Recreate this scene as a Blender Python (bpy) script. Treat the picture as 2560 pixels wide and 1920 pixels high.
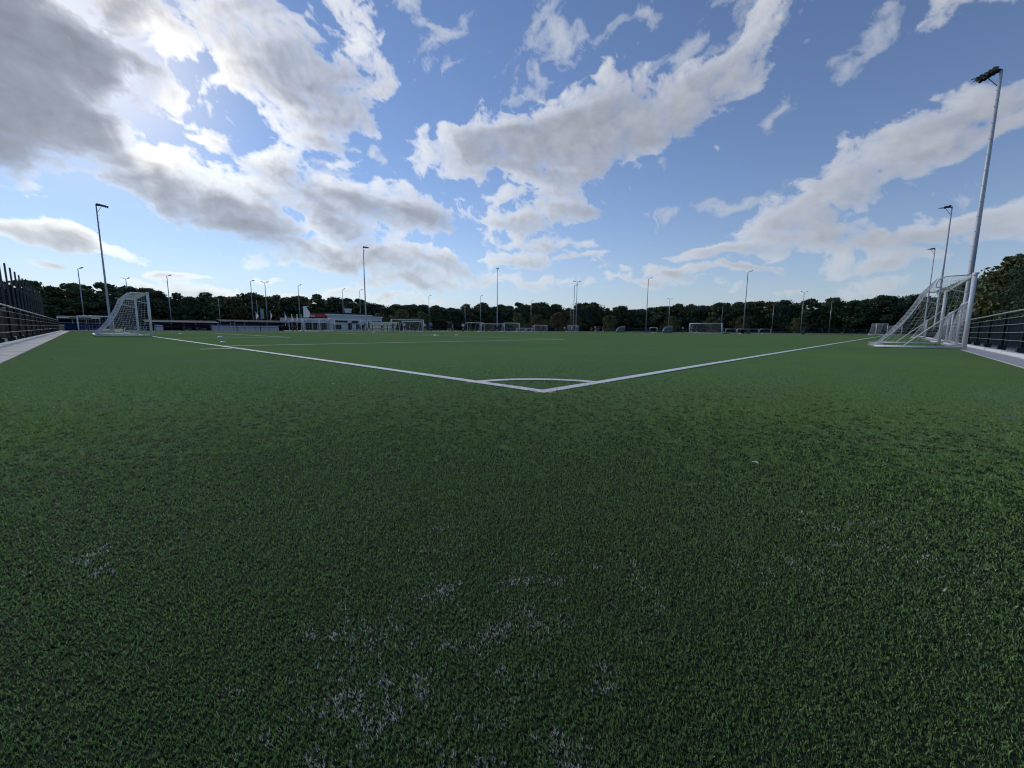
import bpy, bmesh, math, random
import numpy as np
from mathutils import Vector, Matrix, Euler

random.seed(7)
RNG = np.random.default_rng(7)
for _o in list(bpy.data.objects):
    bpy.data.objects.remove(_o)
SC = bpy.context.scene
COL = SC.collection
PI = math.pi

# ------------------------------------------------------------------ camera
# World: corner flag spot at the origin, +X along the touch line, +Y along the goal line.
CAM = (-2.684, -2.164, 0.534)
YAW, PITCH, ROLL = 0.75937, -0.13271, 0.00775
cd = bpy.data.cameras.new('camera')
cam = bpy.data.objects.new('camera', cd)
COL.objects.link(cam)
_F = Vector((math.cos(YAW) * math.cos(PITCH), math.sin(YAW) * math.cos(PITCH), math.sin(PITCH)))
_R = Vector((math.sin(YAW), -math.cos(YAW), 0))
_U = _R.cross(_F)
_R2 = _R * math.cos(ROLL) + _U * math.sin(ROLL)
_U2 = _U * math.cos(ROLL) - _R * math.sin(ROLL)
_M = Matrix((_R2, _U2, -_F)).transposed().to_4x4()
_M.translation = CAM
cam.matrix_world = _M
cd.sensor_width = 36
cd.lens = 36 * 1017.86 / 2560
cd.clip_start = 0.02
cd.clip_end = 3000
SC.camera = cam

# ------------------------------------------------------------------ render settings
SC.render.engine = 'CYCLES'
SC.cycles.use_denoising = True
SC.cycles.denoising_prefilter = 'ACCURATE'
SC.cycles.filter_width = 1.15
SC.cycles.max_bounces = 4
SC.cycles.diffuse_bounces = 2
SC.cycles.glossy_bounces = 2
SC.cycles.transmission_bounces = 3
SC.cycles.use_adaptive_sampling = True
SC.cycles.adaptive_threshold = 0.02
SC.cycles.transparent_max_bounces = 24
SC.view_settings.view_transform = 'Standard'
SC.view_settings.look = 'None'
SC.view_settings.gamma = 1
SC.view_settings.exposure = 0.3
SC.view_settings.use_curve_mapping = False

# ------------------------------------------------------------------ sun and sky
SUN_AZ, SUN_EL = math.radians(88.35), math.radians(24.4)
SUN_DIR = Vector((math.cos(SUN_EL) * math.cos(SUN_AZ), math.cos(SUN_EL) * math.sin(SUN_AZ), math.sin(SUN_EL)))
sl = bpy.data.lights.new('sun', 'SUN')
sl.energy = 3.9
sl.angle = math.radians(24)
sl.color = (1.0, 0.95, 0.86)
sun = bpy.data.objects.new('sun', sl)
COL.objects.link(sun)
sun.rotation_euler = SUN_DIR.to_track_quat('Z', 'Y').to_euler()
SKY_STRENGTH = 0.10


world = bpy.data.worlds.new('World')
SC.world = world
world.use_nodes = True
_wn = world.node_tree.nodes
_sky = _wn.new('ShaderNodeTexSky')
_sky.sky_type = 'NISHITA'
_sky.sun_disc = False
_sky.sun_elevation = SUN_EL
_sky.sun_rotation = PI / 2 - SUN_AZ
_sky.altitude = 0
_sky.air_density = 1.0
_sky.dust_density = 0.0
_sky.ozone_density = 3.8
_wb = _wn.new('ShaderNodeMix')              # white balance of the picture
_wb.data_type = 'RGBA'
_wb.blend_type = 'MULTIPLY'
_wb.inputs[0].default_value = 1.0
_wb.inputs[7].default_value = (1.06, .95, .99, 1)
world.node_tree.links.new(_sky.outputs[0], _wb.inputs[6])
world.node_tree.links.new(_wb.outputs[2], _wn['Background'].inputs[0])
_wn['Background'].inputs[1].default_value = SKY_STRENGTH

# clouds: each row is centre direction (3), orientation (3), half sizes (2), thickness
CUMULUS = [(-0.0392, 0.9331, 0.3576, -1.1966, 0.2088, 0.1232, 0.1122, 0.1605, 1.9),
 (0.0239, 0.9203, 0.3905, -0.9395, 0.8479, 0.4755, 0.0741, 0.0874, 1.7),
 (0.0414, 0.9505, 0.308, -1.1708, 0.6587, 0.2097, 0.0529, 0.0615, 1.2),
 (-0.0328, 0.965, 0.26, -1.2887, -0.3652, -0.0692, 0.1024, 0.0344, 1.0),
 (0.1045, 0.8863, 0.4511, -1.0895, 0.2261, -0.0008, 0.0674, 0.0641, 0.42),
 (0.1451, 0.9132, 0.3808, -1.1782, 0.096, -0.1179, 0.0289, 0.0311, 0.45),
 (0.0968, 0.875, 0.4744, -1.0661, 0.195, -0.0035, 0.0646, 0.0449, 0.42),
 (0.1112, 0.9113, 0.3965, -1.0925, 0.5325, 0.1359, 0.0457, 0.0573, 0.46),
 (0.1414, 0.889, 0.4356, -1.1043, 0.2513, -0.0331, 0.0477, 0.043, 0.46),
 (0.1599, 0.9223, 0.3519, -1.2103, -0.0712, -0.1985, 0.0321, 0.0184, 0.35),
 (0.2062, 0.8476, 0.489, -1.0563, 0.1129, -0.175, 0.0966, 0.058, 0.42),
 (0.2856, 0.8431, 0.4557, -1.0496, 0.4147, -0.0994, 0.127, 0.1022, 0.4),
 (0.242, 0.8757, 0.4178, -1.1377, 0.0952, -0.2257, 0.0444, 0.0351, 0.72),
 (0.3942, 0.7944, 0.4622, -1.0692, -0.2796, -0.6108, 0.0734, 0.082, 0.4),
 (0.3545, 0.853, 0.3831, -1.1649, 0.2447, -0.2901, 0.0712, 0.0362, 0.45),
 (0.2095, 0.9166, 0.3406, -1.2145, -0.2164, -0.3045, 0.0246, 0.0184, 0.45),
 (0.1301, 0.9564, 0.2616, -1.297, 0.2565, -0.0641, 0.1011, 0.0517, 0.9),
 (0.0851, 0.9576, 0.2753, -1.2098, 0.6772, 0.1436, 0.046, 0.0393, 0.7),
 (0.2146, 0.9471, 0.2386, -1.3277, 0.1314, -0.1904, 0.1081, 0.0439, 0.95),
 (0.258, 0.9446, 0.2027, -1.3666, -0.0149, -0.2697, 0.1198, 0.027, 0.85),
 (0.2887, 0.905, 0.3126, -1.2482, -0.1688, -0.3649, 0.048, 0.044, 0.6),
 (0.2707, 0.9244, 0.2687, -1.292, 0.2174, -0.2232, 0.0568, 0.0452, 0.6),
 (0.4198, 0.8682, 0.2644, -1.3031, -0.0205, -0.456, 0.1094, 0.0562, 0.95),
 (0.514, 0.8192, 0.2545, -1.313, 0.0597, -0.5446, 0.1172, 0.0533, 0.8),
 (0.3389, 0.9246, 0.1742, -1.3954, 0.0547, -0.3416, 0.125, 0.0226, 0.7),
 (0.4407, 0.885, 0.1502, -1.4196, 0.0804, -0.4498, 0.1788, 0.0275, 0.8),
 (0.5604, 0.8148, 0.1485, -1.4214, 0.0634, -0.5929, 0.1336, 0.0249, 0.6),
 (0.3946, 0.8942, 0.2114, -1.3568, -0.0938, -0.4359, 0.0787, 0.0286, 0.5),
 (-0.0007, 0.9909, 0.1349, -1.4353, -0.0546, -0.0067, 0.0752, 0.0162, 0.82),
 (-0.0549, 0.9901, 0.1293, -1.4394, -0.1609, 0.0342, 0.044, 0.0126, 0.55),
 (0.113, 0.9877, 0.1085, -1.4616, -0.0997, -0.1248, 0.0533, 0.0084, 0.67),
 (0.0812, 0.9936, 0.0791, -1.4916, 0.011, -0.0807, 0.0395, 0.014, 0.82),
 (0.1782, 0.9804, 0.0844, -1.4863, 0.0137, -0.1787, 0.0711, 0.0152, 0.82),
 (0.3096, 0.9478, 0.0768, -1.4938, -0.0499, -0.3196, 0.0483, 0.0132, 0.72),
 (0.4043, 0.9105, 0.0866, -1.484, -0.044, -0.4217, 0.0531, 0.0121, 0.72),
 (-0.0288, 0.9957, 0.0883, -1.4819, -0.1089, 0.0193, 0.0154, 0.0043, 0.57),
 (0.053, 0.9974, 0.0496, -1.5211, -0.0573, -0.056, 0.154, 0.0096, 0.35),
 (0.5476, 0.8297, 0.108, -1.4626, -0.0326, -0.5869, 0.1259, 0.0216, 0.72),
 (0.5181, 0.8521, 0.0735, -1.4972, -0.0277, -0.5484, 0.1333, 0.0145, 0.67),
 (0.2965, 0.949, 0.1069, -1.4635, -0.0677, -0.3101, 0.0437, 0.0064, 0.3),
 (0.6156, 0.6955, 0.3706, -1.1903, -0.0645, -0.7504, 0.1432, 0.046, 0.8),
 (0.6961, 0.6076, 0.3826, -1.176, -0.1036, -0.8963, 0.1584, 0.0591, 1.0),
 (0.7516, 0.515, 0.4121, -1.1414, -0.1413, -1.0345, 0.1413, 0.0786, 1.1),
 (0.804, 0.4187, 0.4221, -1.1158, -0.2817, -1.2258, 0.1054, 0.0757, 0.95),
 (0.8314, 0.3228, 0.4523, -1.0463, -0.4437, -1.4439, 0.1062, 0.057, 0.85),
 (0.8435, 0.2534, 0.4736, -0.9811, -0.5519, -1.6163, 0.0666, 0.0486, 0.7),
 (0.6914, 0.6372, 0.3405, -1.222, 0.0856, -0.7951, 0.1465, 0.0263, 0.7),
 (0.7754, 0.538, 0.3306, -1.212, -0.3438, -1.0899, 0.106, 0.0322, 0.6),
 (0.5301, 0.7624, 0.3713, -1.1892, -0.0775, -0.6386, 0.0493, 0.0363, 0.5),
 (0.7139, 0.6565, 0.2436, -1.3226, -0.1293, -0.86, 0.1086, 0.0408, 0.55),
 (0.765, 0.5824, 0.275, -1.2821, -0.2613, -0.9967, 0.0783, 0.0218, 0.5),
 (0.7511, 0.6273, 0.2058, -1.3635, 0.0056, -0.8738, 0.1009, 0.0348, 0.5),
 (0.7332, 0.6603, 0.1624, -1.4074, 0.0628, -0.8274, 0.112, 0.018, 0.45),
 (0.8023, 0.5727, 0.1687, -1.4007, -0.084, -0.9653, 0.0821, 0.0089, 0.4),
 (0.681, 0.6694, 0.2968, -1.2694, -0.0116, -0.7976, 0.049, 0.0146, 0.4),
 (0.7255, 0.6782, 0.1172, -1.4534, -0.0066, -0.8199, 0.1228, 0.0148, 0.4),
 (0.9603, 0.1868, 0.2073, -1.3503, -0.3234, -1.4497, 0.1051, 0.0447, 0.8),
 (0.9623, 0.1277, 0.2402, -1.3201, -0.2527, -1.5028, 0.0835, 0.0434, 0.85),
 (0.9581, 0.0906, 0.2719, -1.2952, -0.0456, -1.4894, 0.0634, 0.0347, 0.75),
 (0.9502, 0.0283, 0.3102, -1.2526, -0.1283, -1.5831, 0.085, 0.047, 0.85),
 (0.9413, -0.0382, 0.3353, -1.2225, -0.1871, -1.6788, 0.063, 0.0256, 0.7),
 (0.9496, -0.0733, 0.3049, -1.2562, -0.1717, -1.7034, 0.0528, 0.0206, 0.65),
 (0.9414, 0.294, 0.1651, -1.4004, -0.2309, -1.3075, 0.1237, 0.0199, 0.6),
 (0.9671, 0.1915, 0.1677, -1.4014, -0.1027, -1.3928, 0.1169, 0.0216, 0.6),
 (0.9894, 0.027, 0.1429, -1.4255, -0.1596, -1.5667, 0.0954, 0.0332, 0.75),
 (0.9854, -0.0601, 0.1592, -1.4102, -0.0908, -1.6464, 0.0753, 0.0325, 0.75),
 (0.9939, 0.039, 0.1036, -1.467, -0.01, -1.5326, 0.0798, 0.0126, 0.5),
 (0.9801, -0.1153, 0.1613, -1.4082, -0.0853, -1.7019, 0.0511, 0.0263, 0.7),
 (0.9931, -0.0249, 0.1144, -1.4561, -0.0416, -1.6006, 0.0558, 0.0165, 0.5),
 (0.9194, 0.3749, 0.1187, -1.4517, -0.0344, -1.1878, 0.1061, 0.0121, 0.5),
 (0.9488, 0.2929, 0.1182, -1.4522, -0.0255, -1.2744, 0.068, 0.01, 0.45),
 (0.8947, 0.4365, 0.0946, -1.476, -0.0137, -1.1182, 0.0951, 0.0089, 0.4),
 (0.9906, 0.1161, 0.0724, -1.4982, 0.0446, -1.4508, 0.1231, 0.0075, 0.3),
 (-0.1631, 0.9736, 0.1598, -1.4055, -0.2416, 0.126, 0.0783, 0.0282, 0.8),
 (-0.1562, 0.9432, 0.2933, -1.2468, -0.3994, 0.0343, 0.0748, 0.0581, 1.0),
 (0.0883, 0.8297, 0.5511, -0.9665, -0.2455, -0.2723, 0.1097, 0.0475, 0.9),
 (0.4038, 0.6318, 0.6617, -0.8193, -0.249, -0.795, 0.1598, 0.0435, 0.7),
 (0.6912, 0.3101, 0.6527, -0.8566, -0.0836, -1.2213, 0.1534, 0.0499, 0.6),
 (0.8633, -0.0423, 0.503, -1.0435, -0.0294, -1.6369, 0.0851, 0.0418, 0.6),
 (0.9479, -0.2092, 0.2402, -1.3226, -0.2115, -1.8412, 0.0639, 0.0397, 0.8),
 (0.965, -0.2451, 0.0936, -1.4763, -0.1271, -1.8316, 0.0577, 0.0252, 0.7)]
WISPS = [(0.5077, 0.6851, 0.5223, -1.0183, 0.0967, -0.5783, 0.05, 0.051, 0.5),
 (0.4734, 0.6723, 0.5691, -0.9597, 0.127, -0.5251, 0.0723, 0.0278, 0.5),
 (0.6768, 0.514, 0.527, -1.0102, -0.1325, -1.004, 0.123, 0.0539, 0.62),
 (0.6597, 0.5679, 0.4923, -1.056, 0.0155, -0.8513, 0.0546, 0.0343, 0.5),
 (0.4305, 0.7541, 0.496, -1.0466, -0.1342, -0.5959, 0.0325, 0.0379, 0.4),
 (0.7869, 0.2995, 0.5395, -0.931, 0.4428, -0.8985, 0.0548, 0.0216, 0.4),
 (0.8306, 0.2058, 0.5174, -1.0134, -0.2093, -1.4567, 0.0291, 0.0476, 0.4),
 (0.8135, 0.2614, 0.5196, -0.9698, -0.4057, -1.5241, 0.0399, 0.0388, 0.35),
 (0.8809, 0.0748, 0.4674, -0.9784, -0.5787, -1.8388, 0.0267, 0.0306, 0.5),
 (0.8772, 0.0534, 0.4772, -1.0124, -0.4495, -1.7751, 0.0252, 0.0236, 0.5),
 (0.8915, 0.1015, 0.4415, -1.0956, -0.2651, -1.5914, 0.0217, 0.0216, 0.45),
 (0.9176, 0.3082, 0.251, -1.3108, -0.2186, -1.3044, 0.0993, 0.0127, 0.5),
 (0.8998, 0.3658, 0.2378, -1.3238, -0.2336, -1.243, 0.0683, 0.0099, 0.4),
 (0.9722, 0.0018, 0.234, -1.3346, -0.0174, -1.5732, 0.0156, 0.0076, 0.45),
 (0.9756, -0.0273, 0.2181, -1.3464, 0.2007, -1.5533, 0.0324, 0.0117, 0.35),
 (0.8997, 0.1883, 0.3939, -1.1623, -0.1285, -1.4199, 0.0155, 0.0263, 0.4),
 (0.8903, 0.2747, 0.3631, -1.1942, 0.159, -1.209, 0.0111, 0.0118, 0.45),
 (0.8682, 0.3675, 0.3335, -1.2286, 0.1105, -1.1311, 0.0154, 0.0115, 0.4),
 (0.8113, 0.3318, 0.4813, -1.0055, -0.4544, -1.4542, 0.0345, 0.0349, 0.45),
 (0.7323, 0.3905, 0.5578, -0.9575, -0.2489, -1.2526, 0.0241, 0.0298, 0.35),
 (0.8923, 0.396, 0.2167, -1.3146, 0.5448, -1.0181, 0.0258, 0.0093, 0.45),
 (0.8779, 0.4258, 0.2189, -1.3497, 0.0604, -1.1056, 0.0335, 0.0082, 0.3),
 (0.8649, 0.1533, 0.4779, -1.072, -0.0451, -1.4199, 0.0138, 0.008, 0.45),
 (0.787, 0.3968, 0.4724, -1.0522, -0.3076, -1.275, 0.0326, 0.0274, 0.35),
 (-0.033, 0.9935, 0.109, -1.4606, -0.1324, 0.0186, 0.0507, 0.0048, 0.25),
 (0.3725, 0.866, 0.3336, -1.2271, -0.1408, -0.4564, 0.0372, 0.021, 0.4),
 (0.3827, 0.8762, 0.293, -1.2711, -0.1248, -0.4503, 0.0305, 0.0441, 0.35),
 (0.4456, 0.8249, 0.3477, -1.2133, -0.1128, -0.5373, 0.0126, 0.0144, 0.4),
 (0.7642, 0.5924, 0.2553, -1.3002, -0.3013, -0.9935, 0.0352, 0.0119, 0.35),
 (0.9807, 0.0888, 0.174, -1.3959, 0.0211, -1.4767, 0.0339, 0.0084, 0.35)]

SUN_V = np.array(SUN_DIR)


def _hash(ix, iy, iz, seed):
    h = ix * np.uint32(374761393) + iy * np.uint32(668265263) + iz * np.uint32(2147483647) + np.uint32((seed * 974711) & 0xFFFFFFFF)
    h = (h ^ (h >> np.uint32(13))) * np.uint32(1274126177)
    h = (h ^ (h >> np.uint32(16))) * np.uint32(2246822519)
    return ((h ^ (h >> np.uint32(15))) & np.uint32(0xFFFFFF)).astype(np.float32) * np.float32(1 / 0xFFFFFF)


def vnoise(p, seed=0):
    """smooth value noise, 0..1, p is (n,3)"""
    f = np.floor(p)
    i = f.astype(np.int32).astype(np.uint32)
    u = (p - f).astype(np.float32)
    u = u * u * u * (u * (u * 6 - 15) + 10)
    one = np.uint32(1)
    X, Y, Z = i[:, 0], i[:, 1], i[:, 2]

    def lx(dy, dz):
        a = _hash(X, Y + dy, Z + dz, seed)
        return a + (_hash(X + one, Y + dy, Z + dz, seed) - a) * u[:, 0]
    z0 = np.uint32(0)
    a = lx(z0, z0)
    a = a + (lx(one, z0) - a) * u[:, 1]
    b = lx(z0, one)
    b = b + (lx(one, one) - b) * u[:, 1]
    return a + (b - a) * u[:, 2]


def fbm(p, octaves, gain=0.55, seed=0, billow=False):
    a, s, t = 1.0, 0.0, 0.0
    q = p.astype(np.float32)
    for o in range(octaves):
        n = vnoise(q, seed + o)
        if billow:
            n = 1 - np.abs(2 * n - 1)
        s = s + a * n
        t += a
        a *= gain
        q = q * np.float32(2.03) + np.float32(17.3)
    return s / t


def blob_field(table, d):
    acc = np.full(len(d), -9.0)
    for (cx, cy, cz, ex, ey, ez, sa, sb, w) in table:
        sx, cx_, sy, cy_, sz, cz_ = math.sin(ex), math.cos(ex), math.sin(ey), math.cos(ey), math.sin(ez), math.cos(ez)
        a = np.array([cz_ * cy_, sz * cy_, -sy])
        b = np.array([cz_ * sy * sx - sz * cx_, sz * sy * sx + cz_ * cx_, cy_ * sx])
        c = np.array([cx, cy, cz])
        e = d - c
        f = w * (1 - np.sqrt((e @ a / sa) ** 2 + (e @ b / sb) ** 2 + 1e-6))
        f = np.where(d @ c > 0.3, f, -9)
        h = np.clip(0.5 + 0.5 * (f - acc) / 0.08, 0, 1)      # smooth maximum
        acc = acc * (1 - h) + f * h + 0.08 * h * (1 - h)
    return acc


def cloud_density(d, octaves=9):
    """thickness of the heaped clouds seen along the directions d"""
    q = d * np.array([1, 1, 1.45])
    w = np.stack([fbm(q * 6.0 + 31 * k, 4, 0.6, seed=50 + 7 * k) for k in range(3)], 1) - 0.5
    dw = d + w * 0.11
    base = blob_field(CUMULUS, dw)
    n = fbm(q * 15 + w * 2.2, octaves, 0.63, seed=3)
    b = fbm(q * 22 + w * 3.0, octaves - 2, 0.6, seed=23, billow=True)
    return base + 1.55 * (n - 0.495) + 0.6 * (b - 0.55)


def wisp_density(d):
    q = d * np.array([1, 1, 1.4])
    w = np.stack([fbm(q * 8.0 + 11 * k, 4, 0.6, seed=150 + 7 * k) for k in range(3)], 1) - 0.5
    base = blob_field(WISPS, d + w * 0.12)
    ax = np.array([0.45, -0.35, 0.82])                         # fibres are drawn out along one direction
    ax /= np.linalg.norm(ax)
    st = q + w * 0.10 - np.outer(q @ ax, ax) * 0.6
    n = fbm(st * 22, 8, 0.68, seed=210)
    return base + 1.5 * (n - 0.56)


def cloud_sheet(az, el, sun):
    """linear colour and cover of the cloud sheet on a grid of azimuths x elevations (radians)"""
    A, E = np.meshgrid(az, el)
    sh = A.shape
    d = np.stack([np.cos(E) * np.cos(A), np.cos(E) * np.sin(A), np.sin(E)], -1).reshape(-1, 3)
    D = np.maximum(cloud_density(d), 0)
    cosang = d @ sun
    Dg = D.reshape(sh)
    # light reaching each point: thickness met on the way towards the sun
    saz, sel = math.atan2(sun[1], sun[0]), math.asin(sun[2])
    tx = (saz - A) * np.cos(E)
    ty = sel - E
    tl = np.sqrt(tx * tx + ty * ty) + 1e-6
    tx, ty = tx / tl / np.maximum(np.cos(E), 0.2), ty / tl
    tau = np.zeros(sh)
    for s, wt in ((0.008, .14), (0.018, .2), (0.032, .24), (0.052, .26), (0.08, .26)):
        gx = np.clip((A + tx * s - az[0]) / (az[1] - az[0]), 0, len(az) - 1.001)
        gy = np.clip((E + ty * s - el[0]) / (el[1] - el[0]), 0, len(el) - 1.001)
        ix, iy = gx.astype(int), gy.astype(int)
        fx, fy = gx - ix, gy - iy
        tau += wt * ((Dg[iy, ix] * (1 - fx) + Dg[iy, ix + 1] * fx) * (1 - fy) + (Dg[iy + 1, ix] * (1 - fx) + Dg[iy + 1, ix + 1] * fx) * fy)
    tau = tau.ravel()
    alpha = 1 - np.exp(-(D * 2.9 + np.minimum(D, .1) * 1.0))
    near = np.clip(0.5 + 0.5 * cosang, 0, 1) ** 6
    glow = np.clip(cosang, 0, 1) ** 60
    n3, g3 = near[:, None], glow[:, None]
    x = np.maximum(0.7 * D + 1.0 * tau - 0.10, 0) / (0.46 + 0.14 * near)
    thru = np.exp(-x ** 1.7)[:, None]
    rim = np.array([.66, .67, .70]) * (1 - n3) + np.array([1.32, 1.29, 1.22]) * n3
    rim = rim * (1 - g3) + np.array([2.2, 2.05, 1.8]) * g3
    core = np.array([.40, .42, .475]) * (1 - n3) + np.array([.27, .30, .375]) * n3
    tex = fbm(d * np.array([34, 34, 50]), 5, 0.6, seed=77)[:, None]          # folds in the shaded parts
    core = core * (0.74 + 0.52 * tex)
    col = core * (1 - thru) + rim * thru
    low = np.exp(-np.maximum(E.ravel(), 0) / 0.11)[:, None] * .75     # distance pales the low clouds
    col = col * (1 - low) + (np.array([.44, .49, .56]) * (1 - n3) + np.array([.80, .84, .86]) * n3) * low
    Wd = np.maximum(wisp_density(d), 0)
    wa = 0.88 * (1 - np.exp(-Wd * 2.6))
    wc = np.array([.47, .51, .59]) * (1 - n3) + np.array([.88, .90, .92]) * n3
    e = E.ravel()
    hz = 0.88 * np.exp(-np.maximum(e, 0) / 0.11)              # pale veil close to the horizon
    hc = np.array([.33, .41, .52]) * (1 - n3) + np.array([.52, .62, .72]) * n3
    c = hc * hz[:, None]
    c = c * (1 - wa[:, None]) + wc * wa[:, None]
    a = hz * (1 - wa) + wa
    su = 0.6 * np.exp(-np.maximum(1 - cosang, 0) / 0.012)       # glare of the hidden sun in thin cloud
    c = c * (1 - su[:, None]) + np.array([1.25, 1.20, 1.12]) * su[:, None]
    a = a * (1 - su) + su
    al = alpha * np.clip(np.exp(-np.maximum(0.12 - e, 0) * 5), 0, 1)
    c = c * (1 - al[:, None]) + col * al[:, None]
    a = a * (1 - al) + al
    return d, .84 * c / np.maximum(a, 1e-4)[:, None], a


# ------------------------------------------------------------------ node helper and materials
class NT:
    """small helper for node trees"""
    def __init__(self, nt):
        self.nt = nt

    def n(self, kind, **kw):
        nd = self.nt.nodes.new(kind)
        for k, v in kw.items():
            setattr(nd, k, v)
        return nd

    def link(self, a, b):
        self.nt.links.new(a, b)

    def put(self, sock, v):
        if hasattr(v, 'links'):
            self.nt.links.new(v, sock)
        else:
            sock.default_value = v

    def m(self, op, a, b=None, c=None, clamp=False):
        nd = self.n('ShaderNodeMath', operation=op, use_clamp=clamp)
        self.put(nd.inputs[0], a)
        if b is not None:
            self.put(nd.inputs[1], b)
        if c is not None:
            self.put(nd.inputs[2], c)
        return nd.outputs[0]

    def mix(self, f, a, b, mode='MIX'):
        nd = self.n('ShaderNodeMix', data_type='RGBA', blend_type=mode)
        self.put(nd.inputs[0], f)
        self.put(nd.inputs[6], a)
        self.put(nd.inputs[7], b)
        return nd.outputs[2]

    def noise(self, vec, scale, detail=4, rough=0.55, out='Fac'):
        nd = self.n('ShaderNodeTexNoise')
        self.put(nd.inputs['Vector'], vec)
        nd.inputs['Scale'].default_value = scale
        nd.inputs['Detail'].default_value = detail
        nd.inputs['Roughness'].default_value = rough
        return nd.outputs[out]


MATS = {}


def mat(name, col, rough=0.6, var=0.12, scale=6.0, metal=0.0, bump=0.0, trans=0.0, spec=0.5):
    """plain procedural material: base colour broken up by two noises, optional fine relief"""
    if name in MATS:
        return MATS[name]
    m = bpy.data.materials.new(name)
    m.use_nodes = True
    t = NT(m.node_tree)
    b = m.node_tree.nodes['Principled BSDF']
    tc = t.n('ShaderNodeTexCoord')
    n1 = t.noise(tc.outputs['Object'], scale, 5)
    n2 = t.noise(tc.outputs['Object'], scale * 7.3, 3)
    f = t.m('ADD', t.m('MULTIPLY', n1, 0.65), t.m('MULTIPLY', n2, 0.35))
    lo = tuple(max(c * (1 - var * 1.6), 0) for c in col) + (1,)
    hi = tuple(min(c * (1 + var * 1.6), 1) for c in col) + (1,)
    t.link(t.mix(f, lo, hi), b.inputs['Base Color'])
    b.inputs['Roughness'].default_value = rough
    b.inputs['Metallic'].default_value = metal
    b.inputs['Specular IOR Level'].default_value = spec
    if bump:
        bn = t.n('ShaderNodeBump')
        bn.inputs['Strength'].default_value = bump
        bn.inputs['Distance'].default_value = 0.01
        t.link(n2, bn.inputs['Height'])
        t.link(bn.outputs[0], b.inputs['Normal'])
    if trans:
        out = m.node_tree.nodes['Material Output']
        tr = t.n('ShaderNodeBsdfTranslucent')
        tr.inputs[0].default_value = (*col, 1)
        ms = t.n('ShaderNodeMixShader')
        ms.inputs[0].default_value = trans
        t.link(b.outputs[0], ms.inputs[1])
        t.link(tr.outputs[0], ms.inputs[2])
        t.link(ms.outputs[0], out.inputs[0])
    MATS[name] = m
    return m


WHITE_PAINT = mat('white_powder_coat', (.74, .75, .76), .35, .06, 3)
NET_WHITE = mat('white_net_cord', (.72, .73, .75), .8, .05, 5, trans=.25)
NET_DARK = mat('dark_net_cord', (.010, .012, .016), .95, .1, 5, spec=.05)
GALV = mat('galvanised_steel', (.34, .36, .38), .42, .18, 1.3, metal=.35)
GALV_PALE = mat('pale_painted_mast', (.46, .47, .52), .45, .10, 1.0, metal=.1)
BLACK_METAL = mat('black_coated_steel', (.012, .014, .018), .6, .15, 4, spec=.25)
RAIL = mat('brushed_rail', (.36, .37, .38), .35, .12, 3, metal=.5)
SCREEN = mat('dark_green_screen', (.007, .015, .018), .95, .25, 2.2, bump=.2, spec=.06)
CONCRETE = mat('grey_concrete', (.43, .44, .455), .85, .14, 3.5, bump=.35)
KERB = mat('pale_kerb_concrete', (.60, .61, .62), .85, .12, 5, bump=.35)
RUBBER = mat('dark_footing', (.020, .022, .028), .8, .3, 12, bump=.4)
LAMP = mat('dark_lamp_housing', (.03, .033, .035), .5, .2, 6)
LAMP_GLASS = mat('lamp_glass', (.22, .24, .25), .15, .1, 3)
RED = mat('red_awning', (.52, .03, .035), .6, .12, 3)
DARKRED = mat('dark_red_shade', (.10, .010, .016), .7, .12, 3)
CREAM = mat('grey_white_render', (.58, .585, .60), .8, .07, 1.2)
FASCIA = mat('white_fascia', (.78, .79, .80), .6, .05, 1.5)
ROOF = mat('dark_roof_felt', (.035, .04, .042), .95, .2, 1.0, spec=.1)
GLASS = mat('dark_window_glass', (.02, .024, .03), .08, .3, .8)
BOARD_WHITE = mat('white_boards', (.50, .51, .55), .6, .08, 1.0)
BOARD_DARK = mat('black_banner_cloth', (.010, .011, .014), .95, .2, 2.0, spec=.08)
NAVY = mat('navy_banner_cloth', (.012, .018, .065), .95, .2, 2.0, spec=.08)
BLUE = mat('blue_panel', (.012, .024, .10), .9, .2, 1.5, spec=.1)
LETTER = mat('grey_white_print', (.20, .205, .22), .7, .1, 2.0)
LETTER_W = mat('white_print', (.55, .56, .58), .7, .1, 2.0)
PALE_GREEN = mat('pale_green_shelter_sheet', (.27, .35, .33), .35, .15, .9, trans=.35)
TEAL = mat('teal_flag_cloth', (.30, .46, .50), .8, .1, 1.5, trans=.4)
PALE_BLUE = mat('pale_blue_flag_cloth', (.45, .53, .60), .8, .1, 1.5, trans=.4)
FLAG_W = mat('white_flag_cloth', (.62, .62, .64), .8, .1, 1.5, trans=.4)
POD = mat('grey_green_fibreglass', (.055, .10, .095), .4, .16, 1.2)
BIN = mat('green_plastic', (.012, .085, .060), .45, .12, 2.0)
BIN_DARK = mat('dark_plastic', (.014, .018, .022), .9, .15, 2.0, spec=.1)
BARK = mat('brown_bark', (.035, .028, .022), .9, .3, 6, bump=.5)
WOOD = mat('grey_wood', (.16, .14, .12), .85, .2, 5)
SAND = mat('pale_gravel', (.24, .23, .21), .95, .2, 2.0)
EARTH = mat('meadow_ground', (.045, .065, .030), .95, .3, .35)
DISC = mat('pale_blue_marker_plastic', (.52, .62, .74), .45, .06, 5)
DISC_W = mat('white_marker_plastic', (.70, .72, .70), .45, .06, 5)
BALL = mat('white_ball_leather', (.72, .72, .72), .4, .1, 10)
STRAW = mat('dry_straw', (.28, .27, .18), .8, .15, 30, trans=.2)
LEAF_DRY = mat('dry_leaf', (.34, .33, .27), .8, .2, 40, trans=.2)
LEAF_OLIVE = mat('olive_leaf', (.10, .14, .035), .7, .2, 40, trans=.2)
FEATHER = mat('white_feather', (.80, .81, .80), .8, .04, 40, trans=.3)


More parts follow.
